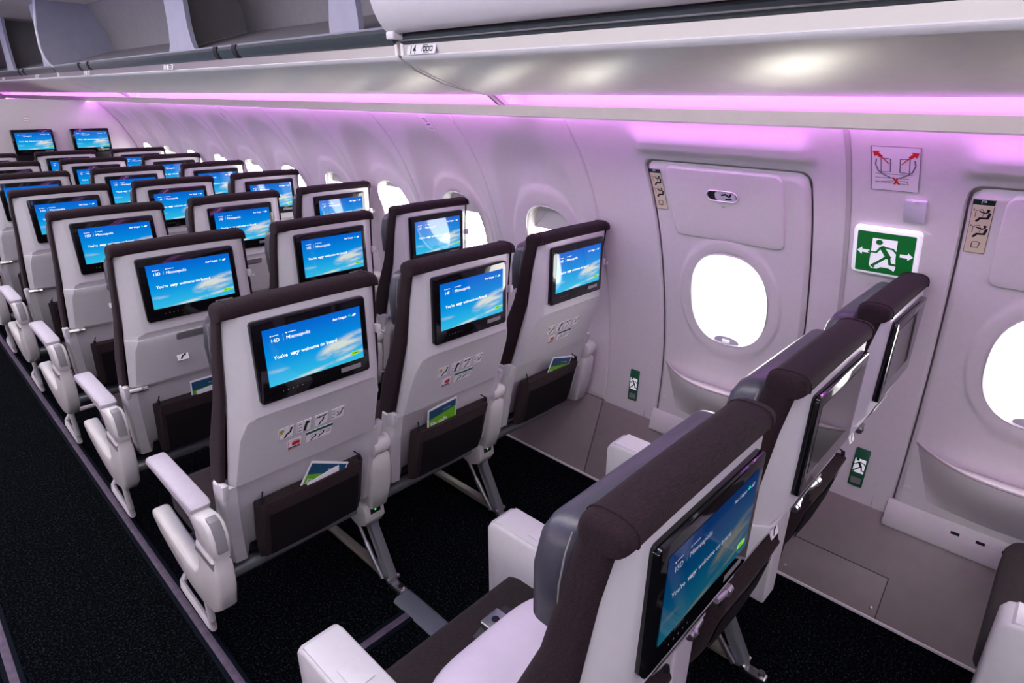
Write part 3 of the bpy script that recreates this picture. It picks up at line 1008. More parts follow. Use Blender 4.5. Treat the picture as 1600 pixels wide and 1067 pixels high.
for (yy, zz), lb in (((-0.078, 0.447), 'narrow dark green floor-level exit sign beside the window seat of the pictogram row'), ((-0.938, 0.447), 'narrow dark green floor-level exit sign below the large exit sign')):
    s = empty('low_exit_sign')
    s.matrix_world = wall_frame(yy, zz, 0.001)
    tag(s, lb, 'sign', 'floor-level exit signs')
    put('sign_body', MB().prism(rrect(-0.021, 0.021, -0.068, 0.068, 0.004, 3), 0, 0.006, 'z', 0.0015), 'ink_green', s)
    put('white_door', MB().flat([(-0.016, -0.018), (0.016, -0.018), (0.016, 0.032), (-0.016, 0.032)], 0.0065), 'sign_white', s)
    put('running_figure', running_man(MB(), 0.62, 0.0069, 0.0, 0.008), 'dark_green', s)
    put('lower_lens', MB().flat([(-0.015, -0.058), (0.015, -0.058), (0.015, -0.036), (-0.015, -0.036)], 0.0065), 'mid_grey', s)

for yy, zz, w_, h_, lb in ((0.80, 1.452, 0.026, 0.040, 'small printed sticker high on the sidewall panel next to the exit surround'), (2.86, 1.43, 0.02, 0.03, 'tiny printed sticker high on the sidewall further forward')):
    s = empty('wall_sticker')
    s.matrix_world = wall_frame(yy, zz, 0.001)
    tag(s, lb, 'sticker', 'sidewall stickers')
    put('sticker_sheet', MB().prism(rrect(-w_, w_, -h_, h_, 0.002, 2), 0, 0.0006, 'z'), 'sticker_lilac', s)
    put('print', MB().stroke([(-0.012, h_ * 0.6), (0.006, h_ * 0.6), (0.008, h_ * 0.25), (-0.006, h_ * 0.3)], 0.005, 0.0009).stroke([(-0.008, -h_ * 0.2), (0.010, -h_ * 0.15)], 0.008, 0.0009).stroke([(-0.010, -h_ * 0.65), (0.014, -h_ * 0.65)], 0.002, 0.0009), 'ink_grey', s)
s = empty('bulkhead_sticker', (0.445, YB - 0.0005, 1.345))
s.rotation_euler = (math.radians(90), 0, 0)
tag(s, 'small white sticker with red outline on the bulkhead', 'sticker')
put('sticker_sheet', MB().prism(rrect(-0.022, 0.022, -0.018, 0.018, 0.002, 2), 0, 0.001, 'z'), 'paper', s)
put('red_outline', MB().stroke([(-0.021, -0.017), (0.021, -0.017), (0.021, 0.017), (-0.021, 0.017), (-0.021, -0.017)], 0.002, 0.0013), 'ink_red', s)
put('print', MB().stroke([(-0.014, -0.002), (0.014, -0.002)], 0.006, 0.0013), 'ink_grey', s)

# ------------------------------------------------------------------ floor strips and seat-track covers
for xx, lb in ((-0.275, 'purple-grey floor path strip along the foot of the seats'), (-0.715, 'purple-grey floor path strip at the far side of the aisle')):
    s = tag(empty('floor_path_strip', (xx, 0, 0)), lb, 'floor strip', 'aisle floor strips')
    put('strip_body', MB().box(-0.011, 0.011, Y_BACK + 0.1, 5.35, 0.0, 0.006, 0.002), 'path_strip', s)
    for d in (-0.017, 0.017):
        put('strip_edge', MB().box(d - 0.006, d + 0.006, Y_BACK + 0.1, 5.35, 0.0, 0.0045, 0.001), 'path_edge', s)
s = tag(empty('floor_path_strip', (0, -0.015, 0)), 'short floor strip crossing the carpet in front of the exit-row seat', 'floor strip')
put('strip_body', MB().box(-0.25, 0.205, -0.012, 0.012, 0.0, 0.006, 0.002), 'path_strip', s)
for d in (-0.02, 0.02):
    put('strip_edge', MB().box(-0.25, 0.205, d - 0.008, d + 0.008, 0.0, 0.0045, 0.001), 'path_edge', s)
for xx, lb in ((0.24, 'grey seat-track cover on the carpet nearer the aisle'), (0.75, 'grey seat-track cover on the carpet nearer the sidewall')):
    for ya, yb, l2 in ((-0.62, 0.062, ', ahead of the exit-row seats'), (-1.46, -1.10, ', behind the exit-row seats')):
        o = put('track_cover', MB().prism([(xx - 0.036, 0.0), (xx - 0.030, 0.011), (xx - 0.02, 0.015), (xx + 0.02, 0.015), (xx + 0.030, 0.011), (xx + 0.036, 0.0)], ya, yb, 'y').mesh('track_cover', 50), 'track_cover')
        tag(o, lb + l2, 'track cover', 'seat-track covers')

# ------------------------------------------------------------------ seats
TILT_RINGS = [  # z, half width, y of outer rim, inner half width, y of the face, y of the front
    (0.650, 0.213, 0.098, 0.197, 0.084, 0.125), (0.72, 0.210, 0.078, 0.193, 0.058, 0.11), (0.80, 0.207, 0.058, 0.187, 0.029, 0.09), (0.845, 0.205, 0.047, 0.172, 0.010, 0.08),
    (0.858, 0.204, 0.045, 0.160, 0.002, 0.08), (0.98, 0.198, 0.034, 0.157, 0.001, 0.07), (1.108, 0.192, 0.020, 0.160, 0.001, 0.06)]


def face_y(z):
    zs = [r[0] for r in TILT_RINGS]
    return float(np.interp(z, zs, [r[4] for r in TILT_RINGS]))


def m_shell():
    rings = []
    for z, w, yo, wi, yp, yf in TILT_RINGS:
        rings.append([(-w + 0.01, yf, z), (-w, yo + 0.01, z), (-w + 0.001, yo, z), (-w + 0.005, yo - 0.004, z), (-wi - 0.004, yp + 0.003, z), (-wi + 0.004, yp, z),
                      (0, yp, z), (wi - 0.004, yp, z), (wi + 0.004, yp + 0.003, z), (w - 0.005, yo - 0.004, z), (w - 0.001, yo, z), (w, yo + 0.01, z), (w - 0.01, yf, z)])
    b = MB()
    b.loft(rings, True)
    return b.mesh('back_shell', 24)


def m_lower():
    rings = []
    for z, w, y in ((0.366, 0.212, 0.172), (0.376, 0.219, 0.154), (0.42, 0.224, 0.142), (0.55, 0.230, 0.116), (0.625, 0.233, 0.096), (0.648, 0.233, 0.090), (0.652, 0.228, 0.094)):
        m_ = 0.016 if z > 0.40 else 0.055
        rings.append([(-w, y + 0.06, z), (-w, y + 0.012, z), (-w + 0.006, y + 0.002, z), (-w + 0.035, y, z), (-w + 0.055, y + m_, z), (w - 0.055, y + m_, z), (w - 0.035, y, z), (w - 0.006, y + 0.002, z), (w, y + 0.012, z), (w, y + 0.06, z)])
    return MB().loft(rings).mesh('lower_shroud', 40)


def m_step(s):
    """the small flared collar at each side where shell meets lower shroud"""
    b = MB()
    if True:
        b.prism([(0.098, 0.615), (0.088, 0.640), (0.086, 0.662), (0.105, 0.664), (0.125, 0.655), (0.13, 0.61)], s * 0.226 - 0.008, s * 0.226 + 0.008, 'x', 0.003)
    return b


def m_cushion_back():
    rings = []
    for z, w, y0, y1 in ((0.43, 0.20, 0.185, 0.22), (0.44, 0.222, 0.175, 0.23), (0.60, 0.228, 0.135, 0.20), (0.66, 0.228, 0.100, 0.185), (0.75, 0.224, 0.074, 0.165), (0.9, 0.213, 0.036, 0.108), (1.03, 0.205, 0.022, 0.080), (1.10, 0.200, 0.010, 0.066), (1.118, 0.199, 0.006, 0.064)):
        h = (y0 + y1) / 2
        q = rrect(-w, w, y0, y1, min(0.020, (y1 - y0) * 0.3), 5)
        inner_ = w - 0.009   # the shell covers the rear between the side rolls
        rings.append([(x, max(y, y0 + 0.028) if abs(x) < inner_ and y < (y0 + y1) / 2 else y, z) for x, y in q])
    return MB().loft(rings).mesh('back_cushion', 50)


def m_top():
    def ring(x, k, dz):
        c = (0.032, 1.112 + dz)
        out = []
        for j in range(24):
            t = 2 * math.pi * j / 24
            e = 2 / 2.8
            y = c[0] + k * 0.0345 * abs(math.cos(t)) ** e * (1 if math.cos(t) > 0 else -1)
            z = c[1] + k * (0.024 if math.sin(t) > 0 else 0.010) * abs(math.sin(t)) ** e * (1 if math.sin(t) > 0 else -1)
            out.append((x, y, z))
        return out
    xs = [(-0.2005, 0.62, -0.008), (-0.1995, 0.80, -0.005), (-0.196, 0.92, -0.002), (-0.189, 0.985, 0), (-0.176, 1.0, 0), (-0.09, 1.0, 0.0015), (0, 1.0, 0.002)]
    rings = [ring(*q) for q in xs] + [ring(-x, k, dz) for x, k, dz in reversed(xs[:-1])]
    return MB().loft(rings).mesh('top_cover', 60)


def m_piping(s):
    b = MB()
    if True:
        path = []
        for j in range(17):
            t = math.pi * (-0.12 + 1.24 * j / 16)
            e = 2 / 2.8
            cs, sn = math.cos(t), math.sin(t)
            path.append((s * (0.176 + 0.0), 0.032 + 0.035 * abs(cs) ** e * (1 if cs > 0 else -1), 1.112 + (0.0245 if sn > 0 else 0.010) * abs(sn) ** e * (1 if sn > 0 else -1)))
        b.tube(path, 0.0016, 6)
    return b


def m_headrest():
    rings = []
    for z, w, y0, y1 in ((0.922, 0.150, 0.088, 0.115), (0.926, 0.182, 0.078, 0.126), (0.94, 0.198, 0.072, 0.132), (1.02, 0.204, 0.066, 0.128), (1.07, 0.200, 0.062, 0.120), (1.092, 0.191, 0.062, 0.110), (1.102, 0.168, 0.07, 0.10)):
        q = rrect(-w, w, y0, y1, min(0.028, (y1 - y0) * 0.46), 5)
        # wings: the sides come forward a little
        rings.append([(x, y + 0.006 * (abs(x) / 0.2) ** 3 * (1 if y > (y0 + y1) / 2 else 0.25), z) for x, y in q])
    return MB().loft(rings).mesh('headrest', 60)


def m_stitch(s):
    b = MB()
    if True:
        b.tube([(s * 0.1985, 0.084, 0.945), (s * 0.2045, 0.079, 1.02), (s * 0.2005, 0.075, 1.07), (s * 0.190, 0.074, 1.094)], 0.0012, 5)
    return b


def m_bezel():
    return MB().prism(rrect(-0.145, 0.145, -0.2, 0.0, 0.009, 4), -0.011, 0.006, 'y', 0.003)


def m_seat_cushion():
    rings = []
    for z, g in ((0.345, 0.03), (0.352, 0.012), (0.38, 0.0), (0.43, 0.0), (0.452, 0.008), (0.464, 0.028), (0.468, 0.06)):
        rings.append([(x, y, z - 0.02 * max(0, (0.2 - y)) + (0.006 if y > 0.3 else 0)) for x, y in rrect(-0.249 + g, 0.249 - g, 0.195 + g, 0.55 - g, 0.045, 5)])
    return MB().loft(rings).mesh('seat_cushion', 60)


def m_pan():
    return MB().box(-0.215, 0.215, 0.25, 0.52, 0.318, 0.348, 0.008)


def m_pocket():
    rings = []
    for z, w, d in ((0.368, 0.145, 0.010), (0.372, 0.154, 0.024), (0.42, 0.158, 0.034), (0.52, 0.158, 0.036), (0.563, 0.158, 0.040), (0.570, 0.156, 0.038)):
        y = 0.142 - 0.19 * (z - 0.42)
        rings.append([(-w, y, z), (-w, y - d * 0.6, z), (-w + 0.012, y - d, z), (0, y - d - 0.004, z), (w - 0.012, y - d, z), (w, y - d * 0.6, z), (w, y, z)])
    return MB().loft(rings).mesh('literature_pocket', 45)


def m_pocket_panel():
    pts = []
    for z in (0.380, 0.42, 0.528):
        y = 0.142 - 0.19 * (z - 0.42) - (0.0355 if z > 0.40 else 0.029) - 0.004
        pts.append([(-0.135, y, z), (0, y - 0.004, z), (0.135, y, z)])
    return MB().loft(pts, caps=False, closed=False)


def m_cord(s):
    b = MB()
    if True:
        b.tube([(s * 0.148, 0.086, 0.568), (s * 0.143, 0.089, 0.588), (s * 0.136, 0.100, 0.596)], 0.0022, 6)
        b.tube([(s * 0.147, 0.086, 0.572), (s * 0.144, 0.087, 0.586)], 0.0055, 6)
    return b


def m_tray():
    """stowed table leaf: follows the shell, with a grip notch at the top"""
    rings = []
    zs = [r[0] for r in TILT_RINGS]
    col = lambda k, z: float(np.interp(z, zs, [r[k] for r in TILT_RINGS]))
    for z, o in ((0.6555, 0.001), (0.659, 0.006), (0.70, 0.007), (0.74, 0.007), (0.80, 0.007), (0.828, 0.007), (0.833, 0.005), (0.8345, 0.0)):
        w, yo, wi, yp = col(1, z) + 0.001, col(2, z), col(3, z), col(4, z)
        rings.append([(-w, yo + 0.006, z), (-w, yo - o * 0.4, z), (-w + 0.005, yo - 0.004 - o * 0.8, z), (-wi - 0.003, yp + 0.003 - o, z), (-wi + 0.005, yp - o, z), (0, yp - o, z),
                      (wi - 0.005, yp - o, z), (wi + 0.003, yp + 0.003 - o, z), (w - 0.005, yo - 0.004 - o * 0.8, z), (w, yo - o * 0.4, z), (w, yo + 0.006, z)])
    return MB().loft(rings).mesh('tray_table', 28)


def m_grip():
    b = MB()
    b.loft([[(x, face_y(z) - 0.0088, z) for x, z in rrect(-0.07, 0.07, 0.806, 0.834, 0.008, 4)], [(x * 0.97, face_y(z) - 0.0105, 0.82 + (z - 0.82) * 0.85) for x, z in rrect(-0.07, 0.07, 0.806, 0.834, 0.008, 4)]])
    return b


def m_hinges(s):
    b = MB()
    if True:
        b.tube([(s * 0.222, 0.072, 0.652), (s * 0.170, 0.066, 0.652)], 0.0085, 10)
        b.tube([(s * 0.190, 0.067, 0.652), (s * 0.182, 0.067, 0.652)], 0.0105, 10)
    return b


def m_hook():
    b = MB()
    b.box(0.193, 0.207, 0.016, 0.036, 0.968, 0.992, 0.003)
    b.tube([(0.204, 0.014, 0.975), (0.211, 0.010, 0.972), (0.213, 0.010, 0.982)], 0.003, 6)
    return b


def m_arm_shroud():
    prof = [(0.055, 0.505), (0.160, 0.505), (0.170, 0.44), (0.190, 0.395), (0.225, 0.368), (0.27, 0.358), (0.40, 0.372), (0.53, 0.394), (0.552, 0.385), (0.552, 0.362), (0.50, 0.325), (0.40, 0.288), (0.30, 0.262), (0.21, 0.258), (0.13, 0.278), (0.075, 0.325), (0.048, 0.40), (0.045, 0.46)]
    return MB().prism(prof, -0.300, -0.252, 'x', 0.010).mesh('side_shroud', 45)


def m_arm_band():
    return MB().prism([(0.053, 0.470), (0.1655, 0.470), (0.163, 0.490), (0.053, 0.490)], -0.3008, -0.2512, 'x', 0.002)


def m_arm_upper():
    prof = [(0.46, 0.578), (0.462, 0.592), (0.15, 0.592), (0.075, 0.608), (0.045, 0.598), (0.030, 0.565), (0.036, 0.512), (0.150, 0.512), (0.146, 0.545), (0.165, 0.566), (0.22, 0.572)]
    return MB().prism(prof, -0.299, -0.253, 'x', 0.008).mesh('armrest', 45)


def m_arm_pad():
    prof = [(0.462, 0.586), (0.466, 0.600), (0.452, 0.613), (0.40, 0.617), (0.145, 0.619), (0.13, 0.608), (0.14, 0.590)]
    return MB().prism(prof, -0.302, -0.250, 'x', 0.007).mesh('armrest_pad', 45)


def m_arm_cap():
    return MB().prism([(0.030, 0.585), (0.047, 0.610), (0.072, 0.612), (0.060, 0.560), (0.050, 0.530), (0.0255, 0.530)], -0.2885, -0.2635, 'x', 0.002)


# armrest between two seats: housing, round cap, pad (local x = 0 on the seat boundary)
def m_mid_housing():
    rings = []
    for z, w, y0, y1 in ((0.325, 0.024, 0.150, 0.22), (0.335, 0.034, 0.135, 0.23), (0.40, 0.040, 0.118, 0.22), (0.48, 0.040, 0.105, 0.20), (0.535, 0.034, 0.098, 0.18), (0.548, 0.024, 0.105, 0.17)):
        rings.append([(x, y, z) for x, y in rrect(-w, w, y0, y1, 0.014, 4)])
    return MB().loft(rings).mesh('arm_housing', 45)


def m_mid_cap():
    b = MB()
    for x0, x1, r in ((-0.030, 0.020, 0.033), (0.020, 0.034, 0.026)):
        pr_ = [(0.118 + r * math.cos(k * math.pi / 12), 0.578 + r * math.sin(k * math.pi / 12)) for k in range(24)]
        b.prism(pr_, x0, x1, 'x', 0.004)
    return b


def m_mid_pad():
    return MB().prism([(0.13, 0.560), (0.13, 0.605), (0.46, 0.610), (0.475, 0.600), (0.47, 0.575), (0.20, 0.562)], -0.026, 0.026, 'x', 0.007).mesh('armrest_pad', 45)


def m_power():
    prof = [(0.135, 0.255), (0.115, 0.285), (0.120, 0.335), (0.20, 0.345), (0.25, 0.32), (0.235, 0.25), (0.18, 0.235)]
    return MB().prism(prof, -0.036, 0.036, 'x', 0.007).mesh('power_box', 45)


def m_power_face():
    return MB().add([(-0.018, 0.1175, 0.270 + 0.012), (0.020, 0.1175, 0.270 + 0.012), (0.020, 0.1165, 0.328), (-0.018, 0.1165, 0.328), (-0.018, 0.122, 0.282), (0.020, 0.122, 0.282), (0.020, 0.122, 0.328), (-0.018, 0.122, 0.328)],
                    [(0, 1, 2, 3), (0, 1, 5, 4), (3, 2, 6, 7), (0, 3, 7, 4), (1, 2, 6, 5)])


# wide box armrest of the exit row (table stowed inside), local x = 0 on the boundary
def m_box_arm():
    prof = [(0.10, 0.31), (0.605, 0.31), (0.618, 0.34), (0.622, 0.562), (0.612, 0.580), (0.588, 0.588), (0.10, 0.592)]
    return MB().prism(prof, -0.044, 0.044, 'x', 0.010).mesh('armrest', 45)


def m_box_lid():
    return MB().prism([(0.606, 0.578), (0.596, 0.5895), (0.40, 0.5925), (0.40, 0.582)], -0.038, 0.038, 'x', 0.003)


def m_box_latch():
    return MB().box(-0.022, 0.022, 0.448, 0.505, 0.591, 0.5945, 0.001)


def m_box_pad():
    return MB().prism([(0.40, 0.580), (0.39, 0.599), (0.12, 0.604), (0.12, 0.580)], -0.041, 0.041, 'x', 0.008).mesh('armrest_pad', 45)


def pictos(parent, key):
    """the safety pictogram stickers under the screen of the exit-adjacent row"""
    zs = face_y

    def plate(cx, cz, w, h, material='paper', border='ink_grey'):
        z0, z1 = cz - h / 2, cz + h / 2
        M = Matrix.Translation((cx, zs(cz) - 0.0012, cz)) @ Matrix.Rotation(math.radians(90) - math.atan2(zs(z0) - zs(z1), h) * -1, 4, 'X')
        p = put('placard', shared('placard%.3f%.3f' % (w, h) + material, lambda: MB().prism(rrect(-w / 2, w / 2, -h / 2, h / 2, 0.003, 2), -0.001, 0.0004, 'z')), material, parent, matrix=M)
        put('placard_border', shared('plborder%.3f' % w + border, lambda: MB().stroke(rrect(-w / 2 + 0.001, w / 2 - 0.001, -h / 2 + 0.001, h / 2 - 0.001, 0.002, 2) + [(w / 2 - 0.001, h / 2 - 0.003)], 0.0009, 0.0006)), border, p)
        return p
    a = plate(-0.078, 0.772, 0.040, 0.040)
    put('pictogram', shared('pic_a', lambda: MB().stroke([(-0.004, -0.014), (0.002, -0.004), (0.010, 0.0), (0.013, 0.014)], 0.0055, 0.0008)), 'ink', a)
    put('yellow_mark', shared('pic_a2', lambda: MB().disc((-0.012, 0.010), 0.006, 0.0008).stroke([(-0.016, 0.002), (-0.008, 0.002)], 0.003, 0.0008)), 'ink_yellow', a)
    c = plate(-0.030, 0.772, 0.040, 0.040)
    put('pictogram', shared('pic_b', lambda: MB().stroke([(0.002, -0.015), (0.004, 0.0), (0.007, 0.012), (0.012, 0.010)], 0.008, 0.0008).stroke([(-0.015, 0.011), (-0.006, 0.011)], 0.002, 0.0008).stroke([(-0.015, 0.0), (-0.006, 0.0)], 0.002, 0.0008).stroke([(-0.015, -0.011), (-0.006, -0.011)], 0.002, 0.0008)), 'ink', c)
    d = plate(0.018, 0.772, 0.040, 0.040)
    put('pictogram', shared('pic_c', lambda: MB().stroke([(-0.006, -0.015), (-0.001, -0.006), (0.004, -0.003), (0.006, 0.006)], 0.0045, 0.0008).stroke([(-0.016, 0.010), (-0.008, 0.014), (0.004, 0.012), (0.015, 0.016)], 0.003, 0.0008).disc((-0.006, 0.012), 0.0035, 0.0008).disc((0.008, 0.013), 0.0035, 0.0008)), 'ink', d)
    e = plate(0.066, 0.772, 0.040, 0.040)
    put('pictogram', shared('pic_d', lambda: MB().stroke([(-0.002, -0.007), (0.008, -0.004), (0.014, 0.014)], 0.0036, 0.0008).stroke([(-0.003, 0.006), (0.003, 0.002), (0.0, -0.003)], 0.0018, 0.0008).stroke([(-0.016, 0.012), (-0.007, 0.012)], 0.002, 0.0008).stroke([(-0.016, 0.002), (-0.008, 0.002)], 0.002, 0.0008).stroke([(-0.016, -0.010), (-0.009, -0.010)], 0.002, 0.0008)), 'ink', e)
    f = plate(-0.053, 0.722, 0.038, 0.038, 'paper', 'ink_red')
    put('red_bag', shared('pic_e', lambda: MB().flat([(-0.008, -0.002), (0.013, -0.002), (0.013, 0.011), (-0.008, 0.011)], 0.0008).stroke([(-0.002, 0.012), (-0.001, 0.015), (0.005, 0.015), (0.006, 0.012)], 0.0015, 0.0008)), 'ink_red', f)
    put('pictogram', shared('pic_e2', lambda: MB().stroke([(-0.016, -0.008), (0.014, -0.008)], 0.0045, 0.0009).stroke([(-0.017, -0.014), (0.015, -0.013)], 0.002, 0.0009)), 'ink', f)
    g_ = plate(0.015, 0.726, 0.078, 0.040)
    put('green_band', shared('pic_f', lambda: MB().flat([(-0.039, 0.011), (0.039, 0.011), (0.039, 0.020), (-0.039, 0.020)], 0.0007)), 'ink_green', g_)
    put('pictogram', shared('pic_f2', lambda: MB().stroke([(-0.022, -0.015), (-0.018, -0.008), (-0.010, -0.006), (-0.009, 0.002)], 0.004, 0.0008).stroke([(0.0, -0.013), (0.004, -0.006), (0.012, -0.004), (0.014, 0.005)], 0.004, 0.0008).stroke([(-0.024, -0.004), (-0.020, 0.003), (-0.012, 0.002)], 0.0012, 0.0008).stroke([(-0.002, -0.001), (0.002, 0.006), (0.010, 0.005)], 0.0012, 0.0008).stroke([(0.022, -0.006), (0.022, 0.004), (0.030, 0.005), (0.030, -0.005), (0.022, -0.006)], 0.0014, 0.0008)), 'ink', g_)


def make_screen(parent, seat_id, at=(0, -0.001, 1.09), state='on'):
    """black screen unit with the lit welcome page; sub-parts in the display's own frame"""
    bz = put('screen_bezel', shared('bezel', m_bezel), 'glass_black', parent, loc=at)
    M = Matrix.Translation((0.0030, -0.0116, -0.0912)) @ Matrix.Rotation(math.radians(90), 4, 'X')
    sky, txt = ('screen_sky', 'screen_text') if state == 'on' else ('screen_dim', 'dim_text') if state == 'dim' else ('screen_off', None)
    put('display', shared('display' + state, lambda: MB().flat([(-DISP_W / 2, -DISP_H / 2), (DISP_W / 2, -DISP_H / 2), (DISP_W / 2, DISP_H / 2), (-DISP_W / 2, DISP_H / 2)], 0)), sky, bz, matrix=M)
    if state == 'off':
        return bz
    K = lambda key, fn: shared(key + state, fn)

    def at_(u, v):
        return Matrix.Translation((0.0030, -0.0121, -0.0912)) @ Matrix.Rotation(math.radians(90), 4, 'X') @ Matrix.Translation(((u - 0.5) * DISP_W, (0.5 - v) * DISP_H, 0))
    put('welcome_text', K('t_welcome', lambda: text_mesh("You're", 0.0122, bold=0.0001)), txt, bz, matrix=at_(0.075, 0.54))
    put('welcome_text', K('t_very', lambda: text_mesh('very', 0.0122, 0.3, 0.0004)), txt, bz, matrix=at_(0.232, 0.54))
    put('welcome_text', K('t_board', lambda: text_mesh('welcome on board', 0.0122, bold=0.0001)), txt, bz, matrix=at_(0.345, 0.54))
    put('city_name', K('t_city', lambda: text_mesh('Minneapolis', 0.0125)), txt, bz, matrix=at_(0.215, 0.245))
    if seat_id:
        put('seat_number', K('t_' + seat_id, lambda: text_mesh(seat_id, 0.0125)), txt, bz, matrix=at_(0.065, 0.245))
    put('airline_name', K('t_air', lambda: text_mesh('Aer Lingus', 0.0088, bold=0.0001)), txt, bz, matrix=at_(0.695, 0.15))
    put('tail_mark', K('t_mark', lambda: text_mesh('.air', 0.0090, 0.2, 0.0003)), txt, bz, matrix=at_(0.905, 0.15))
    put('shamrock', K('t_sham', lambda: MB().disc((0, 0.0018), 0.002).disc((-0.0022, -0.0010), 0.002).disc((0.0022, -0.0010), 0.002)), 'screen_teal', bz, matrix=at_(0.88, 0.125))
    put('small_print', K('t_small', lambda: MB().stroke([(0.004, 0), (0.018, 0)], 0.0011).disc((0, 0), 0.0015).stroke([(0.0415, 0), (0.060, 0)], 0.0011).disc((0.0375, 0), 0.0015).stroke([(0.029, -0.001), (0.029, -0.016)], 0.0003)), txt, bz, matrix=at_(0.072, 0.13))
    bt = put('button', K('t_btn', lambda: MB().flat(rrect(-0.0125, 0.0125, -0.0045, 0.0045, 0.0044, 5), 0)), 'screen_button', bz, matrix=at_(0.91, 0.86))
    put('button_text', K('t_btn2', lambda: MB().stroke([(-0.008, 0), (0.002, 0)], 0.002, 0.0003).stroke([(0.006, 0.0015), (0.0075, 0), (0.006, -0.0015)], 0.0007, 0.0003)), 'dark_green', bz, matrix=at_(0.91, 0.86))
    put('card_reader', shared('t_card', lambda: MB().flat(rrect(-0.0285, 0.0285, -0.0062, 0.0062, 0.001, 2), 0.0002)), 'mid_grey', bz, matrix=at_(0.845, 1.125))
    put('touch_keys', shared('t_keys', lambda: [b_ for b_ in [MB()]][0].disc((-0.045, 0), 0.0013).disc((-0.033, 0), 0.0015).disc((-0.021, 0), 0.0015).disc((-0.009, 0), 0.0013).disc((0.003, 0), 0.0013)), 'grey_plastic', bz, matrix=at_(0.30, 1.135))
    return bz


def make_card(name, row_y, col_x, dx, dz, rot, label, lift=0.0):
    """safety card standing in a literature pocket"""
    c = empty(name, (col_x + dx, row_y + 0.088, 0.575 + dz))
    c.rotation_euler = (math.radians(101), math.radians(rot), 0)
    tag(c, label, 'card', 'safety cards in the seat pockets')
    put('card_sheet', shared('card_sheet', lambda: MB().prism(rrect(-0.060, 0.060, -0.13, 0.068, 0.002, 2), -0.0012, 0.0012, 'z')), 'paper', c)
    put('blue_field', shared('card_blue', lambda: MB().flat([(-0.056, 0.026), (0.056, 0.036), (0.056, 0.062), (-0.056, 0.062)], 0.0016)), 'card_blue', c)
    put('green_field', shared('card_green', lambda: MB().flat([(-0.056, -0.12), (0.056, -0.12), (0.056, 0.036), (-0.056, 0.026)], 0.0015)), 'card_green', c)
    put('card_title', shared('card_title', lambda: text_mesh('Fly safe', 0.024, bold=0.0004)), 'paper', c, loc=(-0.050, -0.004, 0.0019))
    put('card_airline', shared('card_air', lambda: text_mesh('Aer Lingus', 0.0085)), 'paper', c, loc=(0.000, 0.042, 0.0019))
    return c


PITCH_Y = 0.7652
W_SEAT = 0.508
COLS = 'DEF'
ROW_Y = {r: (14 - r) * PITCH_Y for r in range(8, 15)}
ROW_Y[15] = -1.0058
ROW_Y[16] = -1.885
ORD = ['first', 'second', 'third', 'fourth', 'fifth', 'sixth', 'seventh']
COLN = {'D': 'aisle', 'E': 'middle', 'F': 'window'}


def seat_label(r, c):
    n = COLN[c]
    if r == 14:
        return '%s seat reading 14%s on its screen, safety pictograms stuck below it' % (n, c)
    if r == 15:
        return {'D': 'nearest aisle seat seen from the side, screen reading 15D, lilac pillow on it', 'E': 'middle seat of the exit row, its dark screen reflecting the sidewall', 'F': 'window seat of the exit row, in front of the green exit sign'}[c]
    if r == 16:
        return 'window seat cut off at the lower right corner of the picture'
    k = 13 - r
    return '%s seat with tray table, %s row ahead of the row with safety pictograms' % (n, ORD[k])


